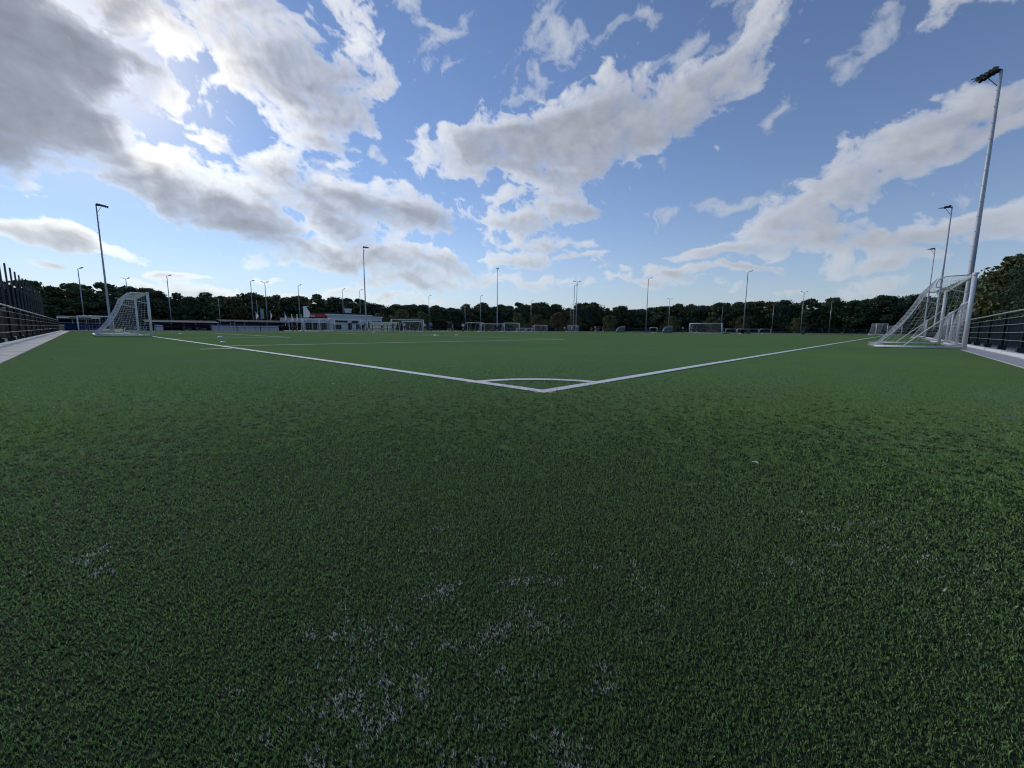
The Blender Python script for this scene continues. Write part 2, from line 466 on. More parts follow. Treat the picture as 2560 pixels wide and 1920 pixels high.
def leaf_mat(name, col, var=.35):
    m = bpy.data.materials.new(name)
    m.use_nodes = True
    t = NT(m.node_tree)
    m.node_tree.nodes.clear()
    out = t.n('ShaderNodeOutputMaterial')
    at = t.n('ShaderNodeAttribute', attribute_name='tone')
    oi = t.n('ShaderNodeObjectInfo')
    lo = tuple(c * (1 - var) for c in col) + (1,)
    hi = tuple(c * (1 + var) for c in col) + (1,)
    base = t.mix(at.outputs['Fac'], lo, hi)
    base = t.mix(t.m('MULTIPLY', oi.outputs['Random'], .7), base, (col[0] * 1.2, col[1] * 1.05, col[2] * .85, 1))
    b = t.n('ShaderNodeBsdfPrincipled')
    t.link(base, b.inputs['Base Color'])
    b.inputs['Roughness'].default_value = .6
    b.inputs['Specular IOR Level'].default_value = .25
    tr = t.n('ShaderNodeBsdfTranslucent')
    t.link(t.mix(1.0, base, (.75, 1.0, .35, 1), 'MULTIPLY'), tr.inputs[0])
    ms = t.n('ShaderNodeMixShader')
    ms.inputs[0].default_value = .22
    t.link(b.outputs[0], ms.inputs[1])
    t.link(tr.outputs[0], ms.inputs[2])
    t.link(ms.outputs[0], out.inputs[0])
    return m


LEAF_A = leaf_mat('dark_oak_foliage', (.056, .086, .054), .5)
LEAF_B = leaf_mat('green_foliage', (.080, .112, .056), .5)
LEAF_C = leaf_mat('olive_foliage', (.110, .120, .060), .45)
LEAF_D = leaf_mat('brownish_foliage', (.100, .086, .055), .45)
LEAF_E = leaf_mat('deep_green_foliage', (.046, .074, .046), .5)


# ------------------------------------------------------------------ mesh helper
class MB:
    """collects shapes into ONE mesh"""
    def __init__(self):
        self.v, self.f = [], []

    def quad(self, a, b, c, d):
        n = len(self.v)
        self.v += [a, b, c, d]
        self.f.append((n, n + 1, n + 2, n + 3))
        return self

    def box(self, x0, x1, y0, y1, z0, z1):
        n = len(self.v)
        self.v += [(x0, y0, z0), (x1, y0, z0), (x1, y1, z0), (x0, y1, z0), (x0, y0, z1), (x1, y0, z1), (x1, y1, z1), (x0, y1, z1)]
        self.f += [tuple(n + i for i in q) for q in ((3, 2, 1, 0), (4, 5, 6, 7), (0, 1, 5, 4), (1, 2, 6, 5), (2, 3, 7, 6), (3, 0, 4, 7))]
        return self

    def bevel_box(self, x0, x1, y0, y1, z0, z1, r):
        """box with its top edges chamfered"""
        n = len(self.v)
        for z, i in ((z0, 0), (z1 - r, 0), (z1, r)):
            self.v += [(x0 + i, y0 + i, z), (x1 - i, y0 + i, z), (x1 - i, y1 - i, z), (x0 + i, y1 - i, z)]
        for k in (0, 4):
            for i in range(4):
                j = (i + 1) % 4
                self.f.append((n + k + i, n + k + j, n + k + 4 + j, n + k + 4 + i))
        self.f.append((n + 8, n + 9, n + 10, n + 11))
        self.f.append((n + 3, n + 2, n + 1, n))
        return self

    def tube(self, pts, r, k=8, cap=True):
        """round tube along a list of points; r a number or one per point"""
        pts = [Vector(p) for p in pts]
        rs = [r] * len(pts) if not hasattr(r, '__len__') else list(r)
        n0 = len(self.v)
        up = None
        for i, p in enumerate(pts):
            d = (pts[min(i + 1, len(pts) - 1)] - pts[max(i - 1, 0)]).normalized()
            if up is None:
                up = d.orthogonal().normalized()
            a = (up - d * up.dot(d))
            a = a.normalized() if a.length > 1e-6 else d.orthogonal().normalized()
            up = a
            b = d.cross(a)
            for j in range(k):
                t = 2 * PI * j / k
                q = p + (a * math.cos(t) + b * math.sin(t)) * rs[i]
                self.v.append(tuple(q))
        for i in range(len(pts) - 1):
            for j in range(k):
                j2 = (j + 1) % k
                self.f.append((n0 + i * k + j, n0 + i * k + j2, n0 + (i + 1) * k + j2, n0 + (i + 1) * k + j))
        if cap:
            self.f.append(tuple(n0 + j for j in reversed(range(k))))
            self.f.append(tuple(n0 + (len(pts) - 1) * k + j for j in range(k)))
        return self

    def lathe(self, prof, k=14, c=(0, 0, 0)):
        n0 = len(self.v)
        for r, z in prof:
            for j in range(k):
                t = 2 * PI * j / k
                self.v.append((c[0] + r * math.cos(t), c[1] + r * math.sin(t), c[2] + z))
        for i in range(len(prof) - 1):
            for j in range(k):
                j2 = (j + 1) % k
                self.f.append((n0 + i * k + j, n0 + i * k + j2, n0 + (i + 1) * k + j2, n0 + (i + 1) * k + j))
        self.f.append(tuple(n0 + (len(prof) - 1) * k + j for j in range(k)))
        return self

    def mesh(self, name, m):
        me = bpy.data.meshes.new(name)
        me.from_pydata([tuple(p) for p in self.v], [], self.f)
        if m:
            me.materials.append(m)
        me.update()
        return me

    def build(self, name, m, parent=None, smooth=False, loc=None):
        me = self.mesh(name, m)
        if smooth:
            me.polygons.foreach_set('use_smooth', [True] * len(me.polygons))
        o = bpy.data.objects.new(name, me)
        COL.objects.link(o)
        if parent:
            o.parent = parent
        if loc is not None:
            o.location = loc
        return o


def tag(o, label=None, cat=None, group=None, kind=None):
    for k, v in (('label', label), ('category', cat), ('group', group), ('kind', kind)):
        if v:
            o[k] = v
    return o


def empty(name, loc=(0, 0, 0), rz=0.0):
    o = bpy.data.objects.new(name, None)
    o.empty_display_size = .3
    COL.objects.link(o)
    o.location = loc
    o.rotation_euler = (0, 0, rz)
    return o


def thing(name, label, cat, loc=(0, 0, 0), rz=0.0, group=None):
    return tag(empty(name, loc, rz), label, cat, group)


def place(me, name, loc, parent=None, rz=0.0, scale=None):
    o = bpy.data.objects.new(name, me)
    COL.objects.link(o)
    o.location = loc
    o.rotation_euler = (0, 0, rz)
    if scale:
        o.scale = scale
    if parent:
        o.parent = parent
    return o


def copy_tree(o, parent=None):
    c = o.copy()
    COL.objects.link(c)
    c.parent = parent
    for ch in o.children:
        copy_tree(ch, c)
    return c


def dup(root, loc, rz, label, group=None, scale=None):
    c = copy_tree(root)
    c.location = loc
    c.rotation_euler = (0, 0, rz)
    c['label'] = label
    if group:
        c['group'] = group
    if scale:
        c.scale = scale
    return c


# ------------------------------------------------------------------ cloud sheet: a dome far outside everything else
def build_clouds():
    m = bpy.data.materials.new('cloud_light')
    m.use_nodes = True
    t = NT(m.node_tree)
    m.node_tree.nodes.clear()
    out = t.n('ShaderNodeOutputMaterial')
    ac = t.n('ShaderNodeAttribute', attribute_name='glow')
    aa = t.n('ShaderNodeAttribute', attribute_name='cover')
    em = t.n('ShaderNodeEmission')
    t.link(ac.outputs['Color'], em.inputs[0])
    tr = t.n('ShaderNodeBsdfTransparent')
    ms = t.n('ShaderNodeMixShader')
    t.link(aa.outputs['Fac'], ms.inputs[0])
    t.link(tr.outputs[0], ms.inputs[1])
    t.link(em.outputs[0], ms.inputs[2])
    t.link(ms.outputs[0], out.inputs[0])
    m.cycles.emission_sampling = 'NONE'
    R = 2000.0

    def part(az, el):
        d, c, a = cloud_sheet(az, el, SUN_V)
        nx, ny = len(az), len(el)
        idx = np.arange(nx * ny).reshape(ny, nx)
        q = np.stack([idx[:-1, :-1], idx[:-1, 1:], idx[1:, 1:], idx[1:, :-1]], -1).reshape(-1, 4)
        keep = a[q].max(1) > 0.004
        q = q[keep]
        used = np.unique(q)
        re = np.full(nx * ny, -1)
        re[used] = np.arange(len(used))
        return d[used] * R, c[used], a[used], re[q]
    st = math.radians(0.15)
    hw = math.radians(63)
    az_n = YAW + np.arange(-hw, hw, st)
    el_n = np.arange(-0.02, math.radians(41), st)
    big = math.radians(1.5)
    rest = np.linspace(az_n[-1], az_n[0] + 2 * PI, int((2 * PI - (az_n[-1] - az_n[0])) / big))
    P = [part(az_n, el_n), part(rest, np.arange(-0.02, math.radians(41), big)),
         part(np.linspace(az_n[0], az_n[0] + 2 * PI, 241), np.linspace(el_n[-1], math.radians(89), 34))]
    V, C, A, Q, off = [], [], [], [], 0
    for v, c, a, q in P:
        V.append(v); C.append(c); A.append(a); Q.append(q + off)
        off += len(v)
    V, C, A, Q = np.concatenate(V), np.concatenate(C), np.concatenate(A), np.concatenate(Q)
    me = bpy.data.meshes.new('clouds')
    me.vertices.add(len(V)); me.vertices.foreach_set('co', V.ravel().astype(np.float32))
    me.loops.add(len(Q) * 4); me.loops.foreach_set('vertex_index', Q.ravel().astype(np.int32))
    me.polygons.add(len(Q)); me.polygons.foreach_set('loop_start', (np.arange(len(Q)) * 4).astype(np.int32))
    me.update(calc_edges=True)
    at = me.attributes.new('glow', 'FLOAT_COLOR', 'POINT')
    at.data.foreach_set('color', np.c_[C, np.ones(len(C))].ravel().astype(np.float32))
    at = me.attributes.new('cover', 'FLOAT', 'POINT')
    at.data.foreach_set('value', A.astype(np.float32))
    me.materials.append(m)
    o = bpy.data.objects.new('sky', me)
    COL.objects.link(o)
    tag(o, kind='structure')


build_clouds()


# ------------------------------------------------------------------ ground, pitch, lines, turf
PITCH_L, PITCH_W = 100.0, 64.0
TURF = (-3.5, 103.6, -3.58, 67.5)        # x0 x1 y0 y1 of the artificial turf
LW = 0.12                                # line width


def sheet(name, x0, x1, y0, y1, z, m, n=1):
    mb = MB()
    for i in range(n):
        a, b = x0 + (x1 - x0) * i / n, x0 + (x1 - x0) * (i + 1) / n
        mb.quad((a, y0, z), (b, y0, z), (b, y1, z), (a, y1, z))
    return tag(mb.build(name, m), kind='structure')


def turf_mat(name, blade):
    m = bpy.data.materials.new(name)
    m.use_nodes = True
    t = NT(m.node_tree)
    m.node_tree.nodes.clear()
    out = t.n('ShaderNodeOutputMaterial')
    ge = t.n('ShaderNodeNewGeometry')
    pos = ge.outputs['Position']
    n1 = t.noise(pos, .9, 5, .6)
    n2 = t.noise(pos, .16, 3, .5)
    if blade:
        at = t.n('ShaderNodeAttribute', attribute_name='tint')
        base = at.outputs['Color']
    else:
        n3 = t.noise(pos, 60, 4, .6)
        mp = t.n('ShaderNodeMapping')
        t.link(pos, mp.inputs[0])
        n4 = t.noise(pos, 7.0, 5, .7)
        f = t.m('MULTIPLY_ADD', t.m('ADD', t.m('MULTIPLY', n3, .55), t.m('MULTIPLY', n4, .45)), 1.6, -.3, clamp=True)
        base = t.mix(f, (.078, .152, .054, 1), (.146, .248, .100, 1))
    # large faint differences of shade: dusted, worn and newer strips of carpet
    f1 = t.m('MULTIPLY_ADD', n1, 2.2, -.6, clamp=True)
    base = t.mix(f1, base, t.mix(1.0, base, (1.10, 1.02, 1.30, 1), 'MULTIPLY'))
    f2 = t.m('MULTIPLY_ADD', n2, 2.4, -.7, clamp=True)
    base = t.mix(f2, base, t.mix(1.0, base, (1.28, 1.16, .92, 1), 'MULTIPLY'))
    b = t.n('ShaderNodeBsdfPrincipled')
    t.link(base, b.inputs['Base Color'])
    b.inputs['Roughness'].default_value = .7 if blade else .9
    b.inputs['Specular IOR Level'].default_value = .18 if blade else .0
    if blade:
        # curled fibres: shade them rounder than the flat faces they are cut from
        ad = t.n('ShaderNodeVectorMath', operation='ADD')
        sc_ = t.n('ShaderNodeVectorMath', operation='SCALE')
        t.link(ge.outputs['Normal'], sc_.inputs[0])
        sc_.inputs['Scale'].default_value = .6
        t.link(sc_.outputs[0], ad.inputs[0])
        ad.inputs[1].default_value = (0, 0, .75)
        nm = t.n('ShaderNodeVectorMath', operation='NORMALIZE')
        t.link(ad.outputs[0], nm.inputs[0])
        t.link(nm.outputs[0], b.inputs['Normal'])
        tr = t.n('ShaderNodeBsdfTranslucent')
        t.link(base, tr.inputs[0])
        ms = t.n('ShaderNodeMixShader')
        ms.inputs[0].default_value = .30
        t.link(b.outputs[0], ms.inputs[1])
        t.link(tr.outputs[0], ms.inputs[2])
        t.link(ms.outputs[0], out.inputs[0])
    else:
        bn = t.n('ShaderNodeBump')
        bn.inputs['Strength'].default_value = .6
        bn.inputs['Distance'].default_value = .012
        t.link(n3, bn.inputs['Height'])
        t.link(bn.outputs[0], b.inputs['Normal'])
        t.link(b.outputs[0], out.inputs[0])
    return m


TURF_SHEET = turf_mat('turf_carpet', False)
TURF_BLADE = turf_mat('turf_fibre', True)
LINE_SHEET = mat('white_line_carpet', (.84, .85, .84), .8, .08, 20, bump=.4)

sheet('ground', -1200, 1200, -1200, 1200, -0.06, EARTH)
sheet('turf', TURF[0], TURF[1], TURF[2], TURF[3], -0.002, TURF_SHEET)
# black rubber and sand infill between the fibres, seen only where one looks down into the pile


def smoothstep(a, b, x):
    t = np.clip((x - a) / (b - a), 0, 1)
    return t * t * (3 - 2 * t)


def build_infill():
    n = 120000
    r = .25 * (5.0 / .25) ** RNG.random(n)
    r = r[RNG.random(n) > smoothstep(math.log(.7), math.log(5.0), np.log(r))]
    n = len(r)
    a = YAW + RNG.uniform(-1, 1, n) * 1.5
    c = np.stack([CAM[0] + r * np.cos(a), CAM[1] + r * np.sin(a)], 1)
    ok = (c[:, 0] > TURF[0] + .1) & (c[:, 1] > TURF[2] + .1)
    c, r = c[ok], r[ok]
    n = len(r)
    t = RNG.uniform(0, 2 * PI, n)
    s = .012 * np.minimum(r, 1.0 * (r / 1.0) ** .35) * RNG.uniform(.7, 1.3, n)
    V = np.zeros((n, 4, 3), np.float32)
    for k in range(4):
        V[:, k, 0] = c[:, 0] + s * np.cos(t + k * PI / 2)
        V[:, k, 1] = c[:, 1] + s * np.sin(t + k * PI / 2)
    V[:, :, 2] = RNG.uniform(.0002, .003, n)[:, None]
    me = bpy.data.meshes.new('turf_infill')
    me.vertices.add(n * 4); me.vertices.foreach_set('co', V.ravel())
    me.loops.add(n * 4); me.loops.foreach_set('vertex_index', np.arange(n * 4).astype(np.int32))
    me.polygons.add(n); me.polygons.foreach_set('loop_start', (np.arange(n) * 4).astype(np.int32))
    me.update(calc_edges=True)
    me.materials.append(mat('rubber_infill', (.028, .038, .021), .95, .5, 160, spec=.1))
    o = bpy.data.objects.new('turf_infill', me)
    COL.objects.link(o)
    tag(o, 'black rubber granules between the turf fibres', 'turf infill', kind='stuff')


build_infill()
# second pitch beyond the clubhouse side and the fields behind the far goal
sheet('grass_field', 118, 250, -20, 130, -0.03, mat('natural_grass', (.05, .085, .030), .9, .25, .5))
sheet('gravel_path', -40, 104.2, 67.9, 72.0, -0.02, SAND)
sheet('back_pitch', -30, 110, 74, 150, -0.03, MATS['natural_grass'])

# every marking: a polyline with its width; (name, label, points)
ARC = [(0.94 * math.sin(a), 0.94 * math.cos(a)) for a in np.linspace(0, PI / 2, 25)]
PC = (11.0, 32.0)
DARC = [(PC[0] + 9.15 * math.cos(a), PC[1] + 9.15 * math.sin(a)) for a in np.linspace(-0.926, 0.926, 33)]
CC = [(50 + 9.15 * math.cos(a), 32 + 9.15 * math.sin(a)) for a in np.linspace(0, 2 * PI, 65)]
h = LW / 2
MARKS = [
    ('touch_line', 'white touch line running away to the right from the corner', [(0, h), (100, h)]),
    ('goal_line', 'white goal line running left from the corner to the goal', [(h, 0), (h, 64)]),
    ('corner_arc', 'curved white quarter arc at the near corner', ARC),
    ('penalty_area_line', 'white penalty area line leaving the goal line, near side', [(LW, 11.84), (16.5, 11.84)]),
    ('penalty_area_line', 'white front line of the near penalty area', [(16.5 - h, 11.84), (16.5 - h, 52.16)]),
    ('penalty_area_line', 'white far side line of the near penalty area', [(LW, 52.16), (16.5, 52.16)]),
    ('goal_area_line', 'short white goal area line beside the near goal post', [(LW, 22.84), (5.5, 22.84)]),
    ('goal_area_line', 'white front line of the near goal area', [(5.5 - h, 22.84), (5.5 - h, 41.16)]),
    ('goal_area_line', 'short white goal area line beyond the near goal', [(LW, 41.16), (5.5, 41.16)]),
    ('penalty_arc', 'faint white arc in front of the near penalty area', DARC),
    ('touch_line', 'white touch line along the far side of the pitch', [(0, 64 - h), (100, 64 - h)]),
    ('goal_line', 'white goal line across the far end of the pitch', [(100 - h, 0), (100 - h, 64)]),
    ('halfway_line', 'white halfway line across the pitch', [(50, LW), (50, 64)]),
    ('centre_circle', 'white centre circle in mid pitch', CC),
    ('penalty_area_line', 'white front line of the far penalty area', [(83.5, 11.84), (83.5, 52.16)]),
    ('penalty_area_line', 'white side line of the far penalty area', [(83.5, 11.84), (100 - LW, 11.84)]),
    ('corner_distance_mark', 'short white dash outside the goal line', [(-.75, 9.92), (-.12, 9.92)]),
]


def line_quads(pts, w, off, dz):
    """strip along pts, as quads; it lies low where its own fibres stand and rises to the tips farther out"""
    mb = MB()
    P = []
    for (x0, y0), (x1, y1) in zip(pts[:-1], pts[1:]):
        L = math.hypot(x1 - x0, y1 - y0)
        n = max(1, int(L / 1.0))
        P += [Vector((x0 + (x1 - x0) * i / n, y0 + (y1 - y0) * i / n)) for i in range(n)]
    P.append(Vector(pts[-1]))
    L = []
    for i, p in enumerate(P):
        d = (P[min(i + 1, len(P) - 1)] - P[max(i - 1, 0)]).normalized()
        n = Vector((-d.y, d.x)) * w / 2
        r = math.hypot(p.x - CAM[0], p.y - CAM[1])
        z = float(np.interp(r, [3.5, 6], [.003, .0075])) + dz
        L.append((p + n, p - n, z))
    o = Vector(off)
    for i in range(len(P) - 1):
        a, b = L[i], L[i + 1]
        mb.quad((a[1].x - o.x, a[1].y - o.y, a[2]), (b[1].x - o.x, b[1].y - o.y, b[2]), (b[0].x - o.x, b[0].y - o.y, b[2]), (a[0].x - o.x, a[0].y - o.y, a[2]))
    return mb


def dist_to_line(xy, pts):
    best = np.full(len(xy), 9.0)
    for (a, b) in zip(pts[:-1], pts[1:]):
        a, b = np.array(a), np.array(b)
        ab = b - a
        t = np.clip(((xy - a) @ ab) / max(ab @ ab, 1e-9), 0, 1)
        best = np.minimum(best, np.linalg.norm(xy - (a + t[:, None] * ab), axis=1))
    return best


def blade_mesh(name, xy, r, tint, m, hscale=1.0):
    """upright flat fibres, three faces each, growing coarser with distance r from the corner of the carpet"""
    n = len(xy)
    ang = RNG.uniform(0, 2 * PI, n)
    w = np.interp(r, [.3, .8, 1.3, 5, 30], [.00105, .0014, .0023, .0070, .034]) * RNG.uniform(.7, 1.35, n)
    hgt = np.interp(r, [.3, .8, 2, 4, 8, 13], [.0076, .0082, .0098, .0098, .0050, .003]) * RNG.uniform(.5, 1.2, n) * hscale
    lean = hgt * RNG.uniform(.05, .6, n)
    la = RNG.normal(2.3, 1.5, n)
    side = np.stack([np.cos(ang), np.sin(ang)], 1)
    ld = np.stack([np.cos(la), np.sin(la)], 1)
    V = np.zeros((n, 5, 3), np.float32)
    V[:, 0, :2] = xy - side * w[:, None] / 2
    V[:, 1, :2] = xy + side * w[:, None] / 2
    mid = xy + ld * (lean * .35)[:, None]
    V[:, 2, :2] = mid + side * w[:, None] * .5
    V[:, 3, :2] = mid - side * w[:, None] * .5
    V[:, 2:4, 2] = (hgt * .62)[:, None]
    V[:, 4, :2] = xy + ld * lean[:, None]
    V[:, 4, 2] = hgt
    base = np.arange(n)[:, None] * 5
    quads = (base + np.array([0, 1, 2, 3])).astype(np.int32)
    tris = (base + np.array([3, 2, 4])).astype(np.int32)
    loops = np.concatenate([np.concatenate([quads, tris], 1)]).ravel()
    starts = (np.arange(n)[:, None] * 7 + np.array([0, 4])).ravel().astype(np.int32)
    me = bpy.data.meshes.new(name)
    me.vertices.add(n * 5); me.vertices.foreach_set('co', V.ravel())
    me.loops.add(n * 7); me.loops.foreach_set('vertex_index', loops)
    me.polygons.add(n * 2); me.polygons.foreach_set('loop_start', starts)
    me.update(calc_edges=True)
    at = me.attributes.new('tint', 'FLOAT_COLOR', 'POINT')
    at.data.foreach_set('color', np.repeat(np.c_[tint, np.ones(n)], 5, 0).ravel().astype(np.float32))
    me.materials.append(m)
    return me


def build_turf():
    n = 560000
    lr = np.linspace(math.log(.32), math.log(13.0), 400)      # more fibres per octave where single ones can be seen
    pdf = np.interp(lr, np.log([.32, .9, 1.6, 3.2, 5.5, 10, 13]), [.86, .92, .86, .60, .24, .02, .0])
    cdf = np.cumsum(pdf); cdf /= cdf[-1]
    r = np.exp(np.interp(RNG.random(n), cdf, lr))
    a = YAW + RNG.uniform(-1, 1, n) * np.interp(r, [.3, 1.2, 3], [1.5, 1.25, 1.13])
    xy = np.stack([CAM[0] + r * np.cos(a), CAM[1] + r * np.sin(a)], 1)
    # tufts: fibres gather in small bunches
    cell = np.maximum(.0050, .0048 * r)
    g = np.round(xy / cell[:, None])
    jit = np.stack([np.sin(g[:, 0] * 12.9898 + g[:, 1] * 78.233) * 43758.5453, np.sin(g[:, 0] * 39.346 + g[:, 1] * 11.135) * 24634.6345], 1) % 1.0
    xy = (g + jit - .5) * cell[:, None] + RNG.normal(0, .24, (n, 2)) * cell[:, None]
    ok = (xy[:, 0] > TURF[0]) & (xy[:, 0] < TURF[1]) & (xy[:, 1] > TURF[2]) & (xy[:, 1] < TURF[3])
    xy, r, jit = xy[ok], r[ok], jit[ok]
    n = len(xy)
    # fibre colours: several greens per tuft, a few straw ones
    k = (jit[:, 0] * .7 + RNG.random(n) * .3)[:, None]
    fade = np.clip(1.6 / r, .10, 1)[:, None]       # one far fibre stands for many, so it varies less
    k = .5 + (k - .5) * fade
    tint = np.array([.058, .122, .034]) * (1 - k) + np.array([.222, .385, .124]) * k
    u = RNG.random(n)
    u = u / fade[:, 0]
    tint[u < .05] = np.array([.24, .33, .21])
    tint[u < .010] = np.array([.28, .30, .22])
    # worn chalk left on the fibre tips, in drifting spots near the camera
    p3 = np.c_[xy, np.zeros(n)]
    spots = np.zeros(n)
    for (x, y, s, f) in CHALK:
        spots = np.maximum(spots, f * np.exp(-((xy[:, 0] - x) ** 2 + (xy[:, 1] - y) ** 2) / (s * s)))
    fine = fbm(p3 * 26, 4, .65, seed=400)
    chalk = (spots * .9 + (fine - .5) * 3.6 + (jit[:, 1] - .5) * 1.3 + (RNG.random(n) - .5) * .9) > 1.30
    chalk &= spots > .05
    tint[chalk] = np.array([.56, .60, .55]) * RNG.uniform(.5, 1.2, chalk.sum())[:, None]
    # the markings: fibres standing in a line belong to it and are white
    free = np.ones(n, bool)
    for i, (name, label, pts) in enumerate(MARKS):
        near = dist_to_line(xy, pts) < LW / 2 + RNG.normal(0, .006, n)
        near &= free
        LINES[i] = near
        free &= ~near
    me = blade_mesh('turf_fibres', xy[free], r[free], tint[free], TURF_BLADE)
    o = bpy.data.objects.new('turf_fibres', me)
    COL.objects.link(o)
    tag(o, 'short dark green artificial turf fibres with chalky white flecks', 'turf', kind='stuff')
    for i, (name, label, pts) in enumerate(MARKS):
        s = LINES[i]
        root = thing(name, label, 'pitch marking', (pts[0][0], pts[0][1], 0))
        off = np.array(pts[0])
        mb = line_quads(pts, LW, off, .0006 * i)
        mb.build('line_strip', LINE_SHEET, root)
        if s.sum() > 30:
            wt = np.array([.80, .81, .80]) * RNG.uniform(.75, 1.1, s.sum())[:, None]
            bm_ = blade_mesh('line_fibres', xy[s] - off, r[s], wt, TURF_BLADE, 1.1)
            ob = bpy.data.objects.new('line_fibres', bm_)
            COL.objects.link(ob)
            ob.parent = root
            ob['kind'] = 'stuff'


LINES = {}
# chalky spots: x, y, spread, strength
CHALK = [(-2.24, -1.70, .12, .95), (-2.379, -1.727, .10, .9), (-2.346, -1.577, .10, .75), (-2.10, -1.64, .10, .7), (-2.25, -1.52, .12, .6),
         (-1.95, -1.74, .10, .5), (-2.45, -1.72, .12, .85), (-2.14, -1.44, .10, .45), (-2.735, -.84, .05, .85), (-2.69, -.92, .05, .7),
         (-1.25, -2.12, .10, .45), (-1.62, -2.0, .08, .4), (-1.38, -2.30, .10, .4), (-2.52, -1.52, .08, .5),
         (-2.50, -1.85, .10, .75), (-2.33, -1.90, .10, .7), (-2.20, -1.86, .10, .5), (-2.42, -1.62, .09, .8)]
build_turf()


# ------------------------------------------------------------------ pavements: slabs and kerb stones
def pavement(axis, fixed, sgn, start, end, split):
    """strip of slabs beside the turf with a raised kerb behind it. axis 'y' runs along the goal line, 'x' along the touch line."""
    root = tag(empty('pavement'), kind='structure')
    w, ln = .50, .50
    slab = MB().bevel_box(-w / 2, w / 2, -ln / 2 + .004, ln / 2 - .004, -.05, .006, .006).mesh('slab', CONCRETE)
    kl = 1.0
    stone = MB().bevel_box(-.075, .075, -kl / 2 + .005, kl / 2 - .005, -.05, .075, .018).mesh('kerb_stone', KERB)

    def at(s, off, z):
        return (fixed + sgn * off, s, z) if axis == 'y' else (s, fixed + sgn * off, z)
    rz = 0 if axis == 'y' else PI / 2
    s = start
    while s < split:
        o = place(slab, 'slab', at(s + ln / 2, .262, random.uniform(-.003, .004)), root, rz)
        o.rotation_euler.x = random.uniform(-.004, .004)
        s += ln
    s0 = s
    s = start
    while s < min(split + 10, end):
        place(stone, 'kerb_stone', at(s + kl / 2, .60, random.uniform(-.004, .006)), root, rz + random.uniform(-.006, .006))
        s += kl
    far = MB()
    a, b = at(s0, .01, 0), at(end, .515, 0)
    far.box(min(a[0], b[0]), max(a[0], b[0]), min(a[1], b[1]), max(a[1], b[1]), -.05, .005)
    tag(far.build('slab_row', CONCRETE, root), kind='stuff')
    far = MB()
    a, b = at(s, .525, 0), at(end, .675, 0)
    far.box(min(a[0], b[0]), max(a[0], b[0]), min(a[1], b[1]), max(a[1], b[1]), -.05, .075)
    tag(far.build('kerb_row', KERB, root), kind='stuff')
    ver = MB()
    a, b = at(start, .68, 0), at(end, 1.6, 0)
    ver.box(min(a[0], b[0]), max(a[0], b[0]), min(a[1], b[1]), max(a[1], b[1]), -.05, .02)
    tag(ver.build('verge', mat('sandy_verge', (.29, .28, .29), .95, .2, 4, bump=.4), root))


pavement('y', TURF[0], -1, 2.0, 66.0, 42.0)
pavement('x', TURF[2], -1, 2.0, 103.0, 42.0)
sheet('pavement_edge', TURF[0], TURF[1], TURF[3], TURF[3] + .4, .004, KERB)
sheet('pavement_edge', TURF[1], TURF[1] + .4, TURF[2], TURF[3] + .4, .006, KERB)


# ------------------------------------------------------------------ rail fences with dark screens
def rail_fence(name, label, axis, fixed, start, end, step, side, screen=True):
    """posts on footings, top rail, four wires and a dark screen per bay"""
    root = thing(name, label, 'fence', (fixed, start, 0) if axis == 'y' else (start, fixed, 0), 0 if axis == 'y' else -PI / 2)
    # local: +y along the fence, +x away from the pitch for axis y (side=-1)
    H = 1.18
    post = MB().box(-.03, .03, -.03, .03, .0, H - .03).mesh('post', BLACK_METAL)
    foot = MB().bevel_box(-.09, .09, -.09, .09, -.03, .17, .012).mesh('footing', RUBBER)
    clamp = MB().lathe([(.012, -.012), (.016, 0), (.012, .012)], 8).mesh('wire_clamp', RAIL)
    L = end - start
    n = int(round(L / step))
    f = -1 if axis == 'y' else 1
    f = 1
    for i in range(n + 1):
        y = i * step
        p = place(post, 'post', (0, y, 0), root)
        place(foot, 'footing', (0, 0, 0), p)
        for z in (1.0, .80, .57, .34):
            place(clamp, 'wire_clamp', (side * .035, 0, z), p)
    rail = MB().tube([(0, 0, 0), (0, step, 0)], .024, 8).mesh('top_rail', RAIL)
    wire = MB().tube([(0, 0, 0), (0, step * .5, -.008), (0, step, 0)], .0065, 5).mesh('wire', RAIL)
    scr = MB()
    k = 12
    for j in range(k):
        y0, y1 = .035 + (step - .07) * j / k, .035 + (step - .07) * (j + 1) / k
        b0, b1 = .012 * math.sin(j * 1.3), .012 * math.sin((j + 1) * 1.3)
        scr.quad((b0, y0, .155), (b1, y1, .155), (b1, y1, .985), (b0, y0, .985))
    scr = scr.mesh('screen', SCREEN)
    for i in range(n):
        y = i * step
        place(rail, 'top_rail', (0, y, H), root)
        for z in (1.0, .80, .57, .34):
            place(wire, 'wire', (side * .034, y, z), root)
        if screen:
            place(scr, 'screen', (-side * .05, y, 0), root)
    return root


rail_fence('rail_fence', 'low black rail fence with dark screens behind the goal line pavement', 'y', -4.27, 4.2, 64.2, 3.0, 1)
rail_fence('rail_fence', 'low black rail fence with dark screens along the right hand touch line', 'x', -4.49, 2.4, 101.4, 3.0, -1)


